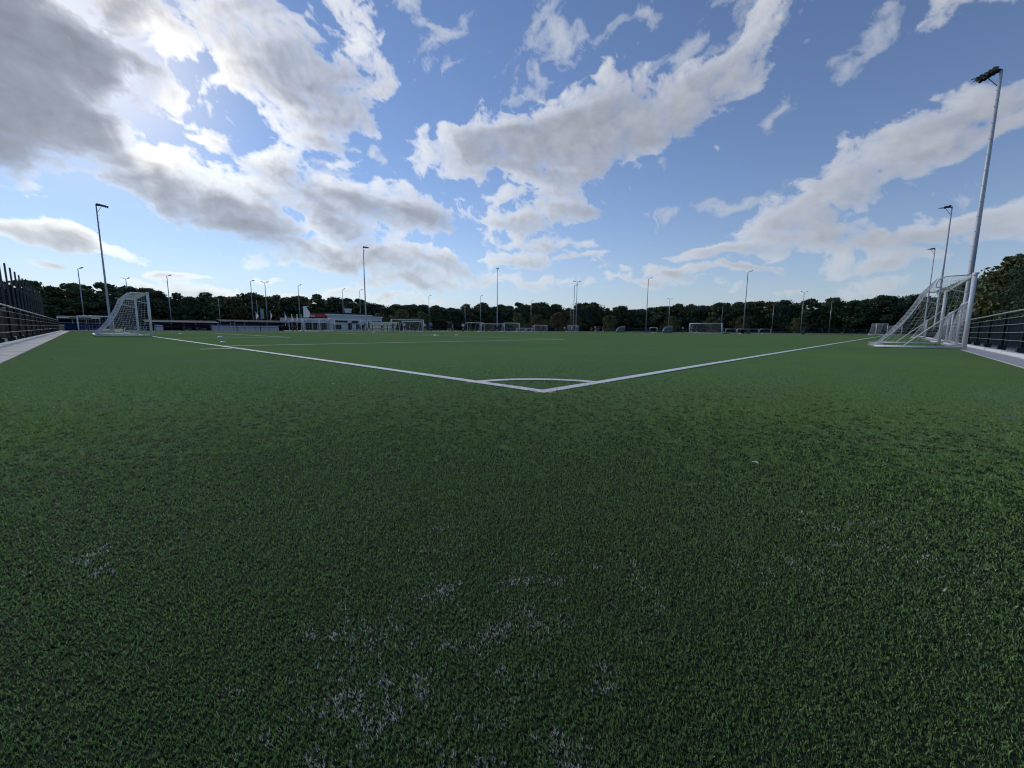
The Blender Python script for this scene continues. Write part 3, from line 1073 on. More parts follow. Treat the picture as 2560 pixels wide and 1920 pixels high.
def bar_fence(name, label, pts, step, H=1.15, m=None):
    """plain posts with two rails"""
    m = m or BLACK_METAL
    a, b = Vector((*pts[0], 0)), Vector((*pts[1], 0))
    d = (b - a)
    L = d.length
    root = thing(name, label, 'fence', tuple(a), math.atan2(d.y, d.x))
    n = max(1, int(round(L / step)))
    s = L / n
    post = MB().tube([(0, 0, 0), (0, 0, H)], .045, 6).mesh('post', m)
    rail = MB().tube([(0, 0, 0), (s, 0, 0)], .03, 6).mesh('rail', m)
    for i in range(n + 1):
        place(post, 'post', (i * s, 0, 0), root)
    for i in range(n):
        place(rail, 'rail', (i * s, 0, H), root)
        place(rail, 'rail', (i * s, 0, H * .5), root)
    return root


bar_fence('bar_fence', 'dark post and rail fence along the far side path', [(-2, 67.75), (100, 67.75)], 3.0, m=mat('navy_coated_steel', (.012, .018, .05), .5, .15, 3))
bar_fence('bar_fence', 'dark post and rail fence behind the far goal', [(104.3, 66), (104.3, -4)], 3.5, 1.15, mat('grey_coated_steel', (.07, .075, .085), .5, .15, 3))


# ------------------------------------------------------------------ tall ball net on posts, left
def tall_net():
    root = thing('ball_net_fence', 'tall black ball net on slim posts at the left edge', 'net fence', (-5.35, 14, 0))
    H = 4.1
    post = MB().tube([(0, 0, 0), (0, 0, H)], .042, 8).mesh('post', mat('dark_grey_coated_steel', (.05, .05, .058), .6, .15, 3))
    L, step = 54.0, 2.7
    n = int(L / step)
    for i in range(n + 1):
        place(post, 'post', (0, i * step, 0), root)
    net = MB()
    k = .10
    top = 3.05
    for i in range(int(L / k)):
        y = i * k
        s = top - .05 * math.sin((y % step) / step * PI)
        net.tube([(-.06, y, .05), (-.06, y, s)], .0042, 3, False)
    for j in range(int(top / k)):
        net.tube([(-.06, 0, .05 + j * k), (-.06, L, .05 + j * k)], .0042, 3, False)
    tag(net.build('net', NET_DARK, root), kind='stuff')
    mb = MB()
    mb.tube([(-.06, 0, top), (-.06, L, top)], .01, 5)
    mb.build('top_cable', BLACK_METAL, root)
    mb = MB().tube([(-.06, L, 2.9), (3.5, L + 6, 1.2)], .012, 5)
    mb.build('guy_wire', BLACK_METAL, root)


tall_net()


# ------------------------------------------------------------------ goals
def net_sheet(mb, grid, r):
    """cords along the rows and columns of a grid of points"""
    for row in grid:
        mb.tube(row, r, 3, False)
    for c in range(len(grid[0])):
        mb.tube([row[c] for row in grid], r, 3, False)


def bez(p, q, sag, n):
    out = []
    for i in range(n + 1):
        t = i / n
        v = Vector(p).lerp(Vector(q), t)
        v.z -= sag * 4 * t * (1 - t)
        out.append(tuple(v))
    return out


def goal_root(name, label, W, H, top, D, loc, rz, pr=.055, cell=.14, cord=.0035, braces=False, group=None, net=True, rows=None, bunch=False, tube_r=.018, sag=.16):
    """goal frame: posts and bar at y=0, ground frame going back to y=D, curved net hoops at the top. Local x across, y back."""
    root = thing(name, label, 'goal', loc, rz, group)
    for x in (0, W):
        MB().tube([(x, 0, -.01), (x, 0, H)], pr, 14).build('post', WHITE_PAINT, root, True)
    MB().tube([(-pr, 0, H - pr * .98), (W + pr, 0, H - pr * .98)], pr * .98, 14).build('crossbar', WHITE_PAINT, root, True)
    for x in (0, W):
        MB().tube([(x, pr, .05), (x, D, .05)], pr * .72, 10).build('ground_bar', WHITE_PAINT, root, True)
        if top > .3:
            pts = [(x, pr, H - .06), (x, top - .25, H - .07)]
            for a in np.linspace(0, 1.9, 8):
                pts.append((x, top - .25 + .25 * math.sin(a), H - .07 - .25 + .25 * math.cos(a)))
            pts += [(x, pr, H - .62)]
            MB().tube(pts, tube_r, 7).build('net_hoop', WHITE_PAINT, root, True)
        if braces:
            MB().tube([(x, pr, H * .62), (x, D * .66, .09)], tube_r * 1.15, 8).build('brace', WHITE_PAINT, root, True)
    MB().tube([(0, D, .05), (W, D, .05)], pr * .72, 10).build('ground_bar', WHITE_PAINT, root, True)
    if net:
        mb = MB()
        nx = max(3, int(W / cell))
        y1, z1 = (top - .02, H - .16) if top > .3 else (.06, H - .1)
        Ls = math.hypot(D - y1, z1)
        nb = max(3, int(Ls / cell))
        g = []
        for j in range(nb + 1):
            t = j / nb
            row = []
            for i in range(nx + 1):
                u = i / nx
                s = sag * 4 * t * (1 - t) * (1 - .3 * math.cos(2 * PI * u))
                wob = .012 * math.sin(i * 2.1 + j * 1.7)
                row.append((W * u, y1 + (D - y1) * t - s * .55 + wob, z1 * (1 - t) + .05 - s * .8 * (1 - .2 * u) + .01 * t))
            g.append(row)
        net_sheet(mb, g, cord)
        if top > .3:
            nt = max(2, int(y1 / cell))
            g2 = []
            for j in range(nt + 1):
                t = j / nt
                g2.append([(W * i / nx, pr + (y1 - pr) * t, (H - .07) * (1 - t) + (z1 + .05) * t - .28 * 4 * (i / nx) * (1 - i / nx) * math.sin(PI * min(t * 1.0, 1)) * .55) for i in range(nx + 1)])
            net_sheet(mb, g2, cord)
        for x in (0, W):
            nz = max(3, int(H / cell))
            g3 = []
            for j in range(nz + 1):
                z = .05 + (H - .13) * j / nz
                t = 1 - z / (z1 + .05)
                yb = y1 + (D - y1) * max(t, 0) - sag * .55 * 4 * max(t, 0) * (1 - max(t, 0))
                zz = sag * .8 * 4 * max(t, 0) * (1 - max(t, 0))
                ny = 9
                g3.append([(x + .03 * math.sin(j * .8 + i), pr + (yb - pr) * i / ny, z - zz * i / ny) for i in range(ny + 1)])
            net_sheet(mb, g3, cord)
        if bunch:
            for q in range(60):
                x = random.uniform(.05, W)
                p = [(x + random.uniform(-.3, .3), D + random.uniform(-.25, .28), .03 + abs(random.gauss(0, .05))) for _ in range(6)]
                mb.tube(p, cord, 3, False)
        tag(mb.build('net', NET_WHITE, root), kind='stuff')
    return root


# near goal, standing on the goal line: local y (back) points to -X
g_left = goal_root('football_goal', 'white full size goal with sagging white net standing on the near goal line', 7.32, 2.44, .86, 2.2, (0.06, 28.34, 0), PI / 2, pr=.06, cell=.13, cord=.0052, tube_r=.022, sag=.26)
# goal parked beside the touch line, its open side to the fence: local y points to +Y
g_right = goal_root('football_goal', 'white full size goal parked back to front beside the right hand touch line', 7.32, 2.44, .84, 2.15, (17.05, -3.66, 0), 0.033, pr=.062, cell=.13, cord=.0024, braces=True, bunch=True, sag=.20)
# far goal
goal_root('football_goal', 'white full size goal with fine net at the far end of the pitch', 7.32, 2.44, .8, 2.0, (100.0, 35.66, 0), -PI / 2, pr=.065, cell=.16, cord=.005)


# things stored inside the parked goal
def stored_goal(label, loc, rz, W, H, D):
    return goal_root('training_goal', label, W, H, .2, D, loc, rz, pr=.05, cell=.16, cord=.004, tube_r=.018, sag=.05, bunch=False)


stored_goal('white training goal stored behind the parked goal, near one', (23.2, -4.12, 0), .02, 2.6, 1.9, .42)
stored_goal('white training goal stored behind the parked goal, far one', (29.5, -4.05, 0), .0, 2.6, 1.7, .6)
stored_goal('low white training goal seen end on behind the parked net', (57.0, -3.9, 0), 0.0, 3.0, 1.85, 1.0)

GG = 'small training goals along the far side'
SMALL = [  # x, y, width, height, rz(back direction), label
    (-2.8, 68.6, 3.0, 1.8, 0, 'white training goal beside the roofed stand, left of the near goal'),
    (21.7, 66.6, 5.0, 2.0, 0, 'white training goal in front of the balcony'),
    (24.1, 66.2, 7.0, 2.1, 0, 'wide white goal in front of the clubhouse'),
    (38.6, 68.9, 7.2, 2.4, 0, 'tall white goal behind the group by the pale green shelter'),
    (61.4, 68.6, 7.6, 1.95, 0, 'long low white goal right of the second team shelter'),
    (67.6, 67.2, 5.4, 2.2, 0, 'white goal with a bulging net near the far touch line'),
    (73.6, 68.4, 2.9, 1.0, 0, 'small low white goal, left one of a pair'),
    (77.1, 68.4, 2.9, 1.0, 0, 'small low white goal, right one of a pair'),
    (80.5, 68.8, 5.4, 1.85, 0, 'white training goal with a person standing in it'),
    (96.5, 69.0, 4.6, 2.0, 0, 'white training goal behind two slim masts'),
]
for (x, y, w, hh, rz, lab) in SMALL:
    goal_root('training_goal', lab, w, hh, .6, 1.3, (x, y, 0), rz, pr=.06, cell=.30, cord=.006, group=GG, sag=.12)
for (x, y, w, hh, lab) in [(104.9, 48.0, 2.0, 1.45, 'small white goal between the two green pods'), (104.9, 28.8, 2.3, 1.15, 'low grey goal frame just right of the far goal'),
                           (104.9, 26.3, 4.4, 1.15, 'low grey goal frame behind the green bin'), (104.9, 21.6, 2.2, 1.15, 'low grey goal frame right of the green bin')]:
    goal_root('training_goal', lab, w, hh, .2, .7, (x, y, 0), -PI / 2, pr=.05, cell=.4, cord=.004, group='low goal frames behind the far end', net=False)
for (x, y, rz, lab) in [(104.8, 1.6, .05, 'white goal seen end on at the far right corner'), (106.5, -.9, .05, 'smaller white goal seen end on, far right corner')]:
    goal_root('training_goal', lab, 3.0 if y > 0 else 2.2, 2.3 if y > 0 else 1.9, .9, 1.4, (x, y, 0), rz - .6, pr=.07, cell=.14, cord=.007, group='end on goals at the far right')


# ------------------------------------------------------------------ floodlight masts
def head_array(root, z, n=5, wide=1.7, ang=.6):
    """crossarm with a row of tilted lamps facing local +x"""
    for s_ in (-1, 1):
        MB().tube([(.0, s_ * .16, z), (1.12, s_ * .16, z)], .03, 6).build('crossarm', LAMP, root)
    MB().tube([(-.05, 0, z - .02), (.78, 0, z)], .04, 6).build('bracket', LAMP, root)
    MB().tube([(0, 0, z - .9), (.6, 0, z - .03)], .022, 6).build('stay', LAMP, root)
    hood = MB()
    hood.lathe([(.03, -.12), (.07, -.09), (.095, .0), (.12, .10), (.10, .11), (.02, .10)], 10)
    hm = hood.mesh('lamp', LAMP)
    for i in range(n):
        xx = .12 + wide * .75 * (i + .5) / n
        for s_ in (-1, 1):
            o = place(hm, 'lamp', (xx, s_ * .17 + random.uniform(-.03, .03), z + .12 - .05 * i), root)
            o.rotation_euler = (s_ * .25, ang + .25 + PI + random.uniform(-.15, .15), random.uniform(-.25, .25))


def steps(root, z0, z1, m):
    s = MB().tube([(0, -.24, 0), (0, .24, 0)], .012, 5).mesh('climbing_step', m)
    k = 0
    z = z0
    while z < z1:
        place(s, 'climbing_step', (0, (.10 if k % 2 else -.10), z), root)
        z += .42
        k += 1


def mast(label, x, y, face, H=15.0, m=None, lamps=5, rungs=True, base=.13, tip=.06, wide=1.7, group=None):
    m = m or GALV
    root = thing('floodlight_mast', label, 'floodlight', (x, y, 0), face, group)
    MB().tube([(0, 0, 0), (0, 0, .8), (0, 0, H * .5), (0, 0, H)], [base, base, (base + tip) / 2, tip], 12).build('pole', m, root, True)
    MB().lathe([(base * 1.9, 0), (base * 1.9, .03), (base * 1.1, .05)], 12).build('base_plate', m, root)
    head_array(root, H + .05, lamps, wide)
    if rungs:
        steps(root, 2.6, H - .8, m)
    return root


mast('tall floodlight mast with climbing steps behind the near goal', 0.0, 70.0, -.65, wide=1.4, lamps=5)
mast('tall floodlight mast with climbing steps beside the clubhouse', 34.0, 70.1, -1.1, wide=1.2, lamps=4)
mast('tall floodlight mast at mid distance on the far side, plain pole', 68.2, 70.3, -2.2, rungs=False, lamps=3, wide=1.0)
mast('tallest looking pale mast rising behind the parked goal on the right', 33.9, -4.75, PI / 2 - .35, m=GALV_PALE, base=.145, tip=.07, wide=1.1, lamps=5)
R2 = mast('second pale mast behind the parked goal, slimmer', 68.5, -4.95, PI / 2 + .3, m=GALV_PALE, rungs=False, lamps=2, base=.15, wide=.8)
R3 = mast('third and farthest pale mast on the right', 101.6, -4.9, PI / 2 + .5, m=GALV_PALE, rungs=False, lamps=2, base=.15, wide=.8)


def twin(label, x, y, face, H=15.0, arms=2, group='slim masts on the fields behind', base=.12):
    """slim mast with one or two tilted flat lamps"""
    root = thing('floodlight_mast', label, 'floodlight', (x, y, 0), face, group)
    MB().tube([(0, 0, 0), (0, 0, H)], [base, base * .55], 8).build('pole', GALV, root, True)
    for s in ((-1, 1) if arms == 2 else (1,)):
        MB().tube([(0, 0, H), (0, s * .55, H + .12)], .04, 5).build('arm', GALV, root)
        lm = MB().bevel_box(-.26, .26, -.34, .34, -.06, .06, .03)
        o = lm.build('lamp', LAMP, root)
        o.location = (0, s * .85, H + .24)
        o.rotation_euler = (s * .35, 0, 0)
    return root


FACE = YAW + PI      # lamps spread sideways as seen along the pitch
for (lab, x, y, arms) in [
    ('slim mast left of the near goal, single lamp', -1.7, 151, 1), ('slim mast right of the near goal, single lamp', 15.8, 152, 1),
    ('slim mast left of the pale banner pole', 35.6, 147.9, 1), ('slim curved top mast left of the red awning', 50.4, 150.2, 1),
    ('distant twin lamp mast above the near goal net', 8.3, 171.1, 2), ('distant twin lamp mast carrying the pale green banner', 39.9, 149.0, 2),
    ('slim mast above the left end of the clubhouse', 66.6, 152.0, 1), ('slim mast just left of the climbing step mast', 72.5, 150.2, 1),
    ('thin plain pole right of the training goal', 104.9, 151.1, 1), ('thin plain pole left of the second team shelter', 119.2, 133, 1),
    ('mast with twin lamps in the middle right distance', 102.4, 70.7, 2), ('single lamp mast just left of the twin lamp mast', 110.3, 77.2, 1),
    ('single lamp mast between the two green pods', 108.7, 51.0, 1), ('twin lamp mast behind the right green pod', 185.9, 76.9, 2),
    ('tall single lamp mast right of the far goal', 111.5, 26.7, 1), ('twin lamp mast in the right distance', 182.9, 25.5, 2),
    ('small far single lamp mast right of the tall one', 250.7, 48.3, 1), ('small far single lamp mast near the right trees', 246.3, 23.6, 1),
    ('tiny far lamp above the trees right of centre', 155.1, 134.7, 1), ('tiny far lamp behind the big round tree', 193.8, 137.8, 1),
    ('tiny far mast above the trees over the far goal', 254.2, 74.4, 1), ('far mast half hidden by the rounded trees', 124.7, 150.0, 1)]:
    twin(lab, x, y, FACE + random.uniform(-.2, .2), arms=arms, H=(15.0 if 'half hidden' not in lab else 11.5), base=.15 if x > 100 or y > 100 else .12)
for (lab, x, y) in [('bare thin pole in the left distance', 38.0, 152.0), ('second bare thin pole in the left distance', 27.6, 152.0)]:
    t_ = thing('net_pole', lab, 'pole', (x, y, 0))
    MB().tube([(0, 0, 0), (0, 0, 9.4)], .10, 6).build('pole', GALV, t_, True)
    MB().lathe([(.12, 9.4), (.12, 9.46), (.04, 9.52)], 8).build('cap', GALV, t_)


# ------------------------------------------------------------------ trees
def crown_mesh(name, m, seed, H, W, low, lobes, n, leaf, gap=.0):
    """leaf-sized faces spread through a crown made of many uneven clumps; local z=0 is the ground"""
    rs = np.random.default_rng(seed)
    C, R = [], []
    for i in range(lobes):
        t = rs.random()
        z = low + (H - low) * (t ** .8)
        f = math.sin(PI * min(max((z - low) / (H - low), .04), .96) ** .75) ** .7
        a = rs.uniform(0, 2 * PI)
        q = rs.uniform(.15, .95) * f * W / 2
        C.append((q * math.cos(a), q * math.sin(a), min(z, H * .93)))
        R.append(rs.uniform(.10, .24) * W * (.65 + .5 * f))
    C, R = np.array(C), np.array(R)
    k = rs.integers(0, lobes, n)
    d = rs.normal(size=(n, 3))
    d /= np.linalg.norm(d, axis=1)[:, None]
    rad = rs.random(n) ** .45
    P = C[k] + d * (R[k] * rad)[:, None] * np.array([1, 1, .72])
    P[:, 2] = np.clip(P[:, 2], low * .55, H * 1.03)
    nor = d + rs.normal(0, .75, (n, 3))
    nor /= np.linalg.norm(nor, axis=1)[:, None]
    ref = rs.normal(size=(n, 3))
    u = np.cross(nor, ref); u /= np.linalg.norm(u, axis=1)[:, None]
    v = np.cross(nor, u)
    s = leaf * rs.uniform(.55, 1.35, n)[:, None]
    V = np.stack([P - u * s, P - v * s * .62, P + u * s, P + v * s * .62], 1).reshape(-1, 3)
    Q = np.arange(n * 4).reshape(n, 4)
    me = bpy.data.meshes.new(name)
    me.vertices.add(n * 4); me.vertices.foreach_set('co', V.ravel().astype(np.float32))
    me.loops.add(n * 4); me.loops.foreach_set('vertex_index', Q.ravel().astype(np.int32))
    me.polygons.add(n); me.polygons.foreach_set('loop_start', (np.arange(n) * 4).astype(np.int32))
    me.update(calc_edges=True)
    tone = np.repeat(np.clip(rs.random(n) * .55 + rs.random(lobes)[k] * .45, 0, 1), 4)
    at = me.attributes.new('tone', 'FLOAT', 'POINT')
    at.data.foreach_set('value', tone.astype(np.float32))
    me.materials.append(m)
    return me


def trunk_mesh(seed, H, W):
    rs = random.Random(seed)
    mb = MB()
    top = H * .72
    pts = [(0, 0, -.1)]
    for i in range(1, 6):
        pts.append((rs.uniform(-.12, .12) * i * .5, rs.uniform(-.12, .12) * i * .5, top * i / 5))
    r0 = .018 * H + .06
    mb.tube(pts, [r0 * 1.25] + [r0 * (1 - .16 * i) for i in range(1, 6)], 7)
    for i in range(6):
        z = top * rs.uniform(.35, .95)
        a = rs.uniform(0, 2 * PI)
        L = W * rs.uniform(.22, .42)
        mb.tube([(0, 0, z), (L * .5 * math.cos(a), L * .5 * math.sin(a), z + L * .35), (L * math.cos(a), L * math.sin(a), z + L * .75)], [r0 * .42, r0 * .28, r0 * .1], 5)
    return mb.mesh('trunk', BARK)


VAR = []
for i in range(6):
    VAR.append((crown_mesh('crown', [LEAF_A, LEAF_B, LEAF_A, LEAF_B, LEAF_C, LEAF_A][i], 100 + i, 12.0, [9.5, 8.0, 10.5, 7.2, 8.6, 6.4][i], [.9, 1.2, .8, 1.4, .8, .8][i], [40, 36, 44, 34, 38, 32][i], [3600, 3200, 3800, 3000, 3400, 2800][i], .36), trunk_mesh(i, 12.0, 8.0)))
BUSHY = [(crown_mesh('crown', m_, 140 + i, 7.0, 9.5, .3, 34, 2600, .26), trunk_mesh(20 + i, 6.0, 5.0)) for i, m_ in enumerate((LEAF_C, LEAF_C, LEAF_D))]
NEARV = [(crown_mesh('crown', m_, 160 + i, 10.0, w_, .5, 70, 17000, .105), trunk_mesh(40 + i, 10.0, 6.0)) for i, (m_, w_) in enumerate(((LEAF_E, 7.5), (LEAF_A, 6.5), (LEAF_E, 8.5)))]


def tree(var, x, y, H, base, label, group=None, wide=1.0, name='tree'):
    root = thing(name, label, 'tree', (x, y, -.05), random.uniform(0, 2 * PI), group)
    s = H / base
    root.scale = (s * wide * random.uniform(.9, 1.15), s * wide * random.uniform(.9, 1.15), s)
    place(var[0], 'crown', (0, 0, 0), root)
    place(var[1], 'trunk', (0, 0, 0), root)
    return root


def knots(tab, x):
    return float(np.interp(x, [t[0] for t in tab], [t[1] for t in tab]))


# tree belt beyond the fields on the left: heights follow the skyline from left to right
BELT_L = [(-60, 10), (-30, 9.6), (-18, 10.3), (-6, 11.6), (6, 11.1), (18, 10.6), (42, 10.9), (66, 12.2), (78, 11.4), (90, 10.2), (102, 11.3), (126, 10.9), (138, 11.6), (150, 13.6), (156, 12.2), (162, 13.2), (186, 15.0), (204, 16.2), (216, 15.2), (224, 13.0), (236, 13.8), (246, 19.0), (262, 20.0), (290, 20.5)]
x = -62.0
while x < 262:
    for row, dy in ((0, 0.0), (1, 6.5)):
        hgt = knots(BELT_L, x) * random.uniform(.95, 1.16) * (1.02 if row else .96)
        tree(random.choice(VAR), x + random.uniform(-1.5, 1.5) + row * 2.7, 162 + dy + random.uniform(-1.5, 1.5), hgt, 12.0,
             'dark broadleaf tree in the long belt behind the clubhouse', 'trees of the belt behind the clubhouse', wide=1.4 if hgt < 14 else 1.15)
    x += 5.6
# belt closing the view on the right
BELT_R = [(160, 20), (146, 19.6), (134, 18.5), (128, 16), (124, 12.3), (112, 12.6), (94, 14.8), (86, 15.6), (70, 15.0), (60, 13.2), (54, 11.5), (38, 11.6), (22, 12.6), (6, 14.6), (-6, 15.5), (-16, 17.5)]
y = 158.0
while y > -22:
    for row, dx in ((0, 0.0), (1, 6.5)):
        hgt = knots(BELT_R, y) * random.uniform(.84, 1.08) * (1.02 if row else .95)
        tree(random.choice(VAR), 262 + dx + random.uniform(-1.5, 1.5), y + random.uniform(-1.5, 1.5), hgt, 12.0,
             'dark broadleaf tree in the belt behind the far goal', 'trees of the belt behind the far goal', wide=1.4 if hgt < 14 else 1.15)
    y -= 5.6
# trees close behind the fence on the right
NEAR = [(14, 7.5), (30, 8.4), (60, 9.4), (90, 10.2), (110, 11.0), (130, 12.5), (150, 13.5), (180, 13.5), (255, 15)]
x = 10.0
while x < 252:
    for row, dy in ((0, 0), (1, -5.5)):
        if row and x < 20:
            continue
        hgt = knots(NEAR, x) * random.uniform(.84, 1.06) * (1.08 if row else 1)
        near = x < 75 and row == 0
        v = random.choice(NEARV) if near else random.choice(VAR)
        tree(v, x + random.uniform(-.8, .8), -13.0 + dy + random.uniform(-1, 1), hgt, 10.0 if near else 12.0,
             'dark leafy tree behind the right hand fence', 'trees behind the right hand fence', wide=1.1)
    x += 4.4 if x < 90 else 5.6
# lower rounded trees standing in front of the belt
for (x, y, hgt, wd, k, lab) in [
    (62.5, 118, 5.2, 1.0, 0, 'rounded olive green tree, leftmost of three beside the clubhouse'), (69.5, 117, 6.6, 1.1, 1, 'rounded olive green tree, middle one of three beside the clubhouse'), (76.5, 115, 6.0, .95, 0, 'rounded olive green tree, rightmost of three beside the clubhouse'),
    (128, 118, 7.4, .95, 1, 'tall bushy green tree in the middle distance'), (140, 117, 7.0, 1.0, 0, 'bushy green tree right of the tall one'), (152, 115, 8.4, .9, 2, 'brownish leafed tree near the middle right'), (161, 112, 7.6, .9, 2, 'second brownish tree near the middle right'),
    (186, 108, 8.0, .9, 0, 'pale olive tree in front of the dark round trees'), (226, 92, 8.6, .8, 1, 'bushy tree between the two green pods, far back'), (240, 60, 8.2, .9, 2, 'yellowish tree above the far goal'), (243, 76, 8.0, 1.0, 0, 'olive tree above the left of the far goal'), (244, 36, 7.2, 1.0, 1, 'low bushy tree in the right distance')]:
    tree(BUSHY[k], x, y, hgt, 7.0, lab, 'lower trees in front of the belt', wide=wd)


def undergrowth(name, label, pts, H, thick, n, leaf, seed):
    rs = np.random.default_rng(seed)
    a, b = np.array(pts[0]), np.array(pts[1])
    t = rs.random(n)
    L = np.linalg.norm(b - a)
    nrm = np.array([-(b - a)[1], (b - a)[0]]) / L
    P = np.zeros((n, 3))
    P[:, :2] = a + (b - a) * t[:, None] + nrm * (rs.uniform(-.5, .5, n) * thick)[:, None]
    top = H * (.55 + .45 * np.sin(t * L * .35) * np.sin(t * L * .13 + 1))
    P[:, 2] = rs.random(n) ** .8 * np.maximum(top, H * .62)
    nor = rs.normal(size=(n, 3)); nor /= np.linalg.norm(nor, axis=1)[:, None]
    u = np.cross(nor, rs.normal(size=(n, 3))); u /= np.linalg.norm(u, axis=1)[:, None]
    v = np.cross(nor, u)
    s = leaf * rs.uniform(.6, 1.4, n)[:, None]
    V = np.stack([P - u * s, P - v * s * .7, P + u * s, P + v * s * .7], 1).reshape(-1, 3)
    me = bpy.data.meshes.new(name)
    me.vertices.add(n * 4); me.vertices.foreach_set('co', V.ravel().astype(np.float32))
    me.loops.add(n * 4); me.loops.foreach_set('vertex_index', np.arange(n * 4).astype(np.int32))
    me.polygons.add(n); me.polygons.foreach_set('loop_start', (np.arange(n) * 4).astype(np.int32))
    me.update(calc_edges=True)
    at = me.attributes.new('tone', 'FLOAT', 'POINT')
    at.data.foreach_set('value', np.repeat(rs.random(n), 4).astype(np.float32))
    me.materials.append(LEAF_A)
    o = bpy.data.objects.new(name, me)
    COL.objects.link(o)
    tag(o, label, 'undergrowth', kind='stuff')


undergrowth('undergrowth', 'dark undergrowth filling the foot of the long tree belt', [(-70, 166), (265, 166)], 11.0, 12, 52000, .75, 1)
undergrowth('undergrowth', 'dark undergrowth at the foot of the belt behind the far goal', [(266, 165), (266, -25)], 11.5, 12, 30000, .75, 2)
undergrowth('undergrowth', 'dark undergrowth below the trees behind the right hand fence', [(6, -14.0), (262, -14.0)], 5.0, 5, 30000, .42, 3)


# ------------------------------------------------------------------ lettering as flat print
def text_mesh(s, size, m, name='lettering', spread=1.0):
    cu = bpy.data.curves.new(name, 'FONT')
    cu.body = s
    cu.size = size
    cu.extrude = .004
    cu.space_character = spread
    ob = bpy.data.objects.new(name, cu)
    COL.objects.link(ob)
    dg = bpy.context.evaluated_depsgraph_get()
    me = bpy.data.meshes.new_from_object(ob.evaluated_get(dg))
    bpy.data.objects.remove(ob)
    bpy.data.curves.remove(cu)
    me.materials.clear()
    me.materials.append(m)
    me.name = name
    return me


def put_text(me, parent, loc):
    o = bpy.data.objects.new('lettering', me)
    COL.objects.link(o)
    o.parent = parent
    o.location = loc
    o.rotation_euler = (PI / 2, 0, 0)
    return o


# ------------------------------------------------------------------ clubhouse beyond the far side
def clubhouse():
    X0, X1, Y0, Y1, H = 44.7, 60.5, 112.0, 122.5, 4.15
    root = thing('clubhouse', 'low grey white clubhouse with flat roof and chimney block', 'building', (X0, Y0, 0))
    W, D = X1 - X0, Y1 - Y0
    MB().box(0, W * .78, 0, D, 0, H).build('wall', CREAM, root)
    MB().box(W * .78 + .01, W, .3, D, 0, H - .35).build('wall', CREAM, root)
    r = MB().box(-.25, W * .78 + .1, -.3, D + .2, H + .001, H + .28).build('roof_fascia', FASCIA, root)
    MB().box(0, W * .76, 0, D, H + .28, H + .75).build('roof_deck', ROOF, r)
    MB().box(W * .78 + .11, W + .25, -.05, D + .2, H - .345, H - .10).build('roof_fascia', FASCIA, root)
    ch = MB().box(W * .40, W * .40 + 1.35, 3, 4.4, H + .28, H + 1.75).build('chimney', CREAM, root)
    MB().box(W * .40 - .12, W * .40 + 1.47, 2.88, 4.52, H + 1.75, H + 2.05).build('chimney_cap', FASCIA, ch)
    MB().box(-.05, W * .74, -.06, -.01, 2.80, 2.96).build('band', FASCIA, root)
    for (a, b, z0, z1) in [(1.2, 5.0, 2.15, 2.72), (6.2, 8.2, 1.95, 2.72), (12.6, 14.0, 2.25, 2.75), (14.25, 15.5, 2.25, 2.75), (.8, 3.2, .2, 1.6), (5.0, 6.2, .1, 2.05), (7.4, 9.6, .2, 1.75)]:
        y = -.03 if b < W * .78 else .27
        f = MB().box(a - .07, b + .07, y - .03, y + .04, z0 - .07, z1 + .07).build('window', FASCIA if z0 < 1 else CREAM, root)
        MB().box(a, b, y - .05, y - .032, z0, z1).build('pane', GLASS, f)
    MB().box(9.9, 11.9, -.08, -.01, .05, 2.0).build('door', NAVY, root)
    # side wall facing the pitch corner
    MB().box(-.09, -.01, 1.2, 8.6, 2.45, 2.75).build('band', FASCIA, root)
    for (a, b, z0, z1) in [(2.0, 4.4, .3, 2.0), (5.6, 8.6, .3, 2.0)]:
        f = MB().box(-.05, .03, a - .07, b + .07, z0 - .07, z1 + .07).build('window', FASCIA, root)
        MB().box(-.07, -.052, a, b, z0, z1).build('pane', GLASS, f)
    for yy in (1.4, 4.7, 8.2):
        l = MB().tube([(W * .2 + yy, D * .5, H + .75), (W * .2 + yy, D * .5, H + 1.5)], .04, 6).build('roof_vent', GALV, root)


clubhouse()


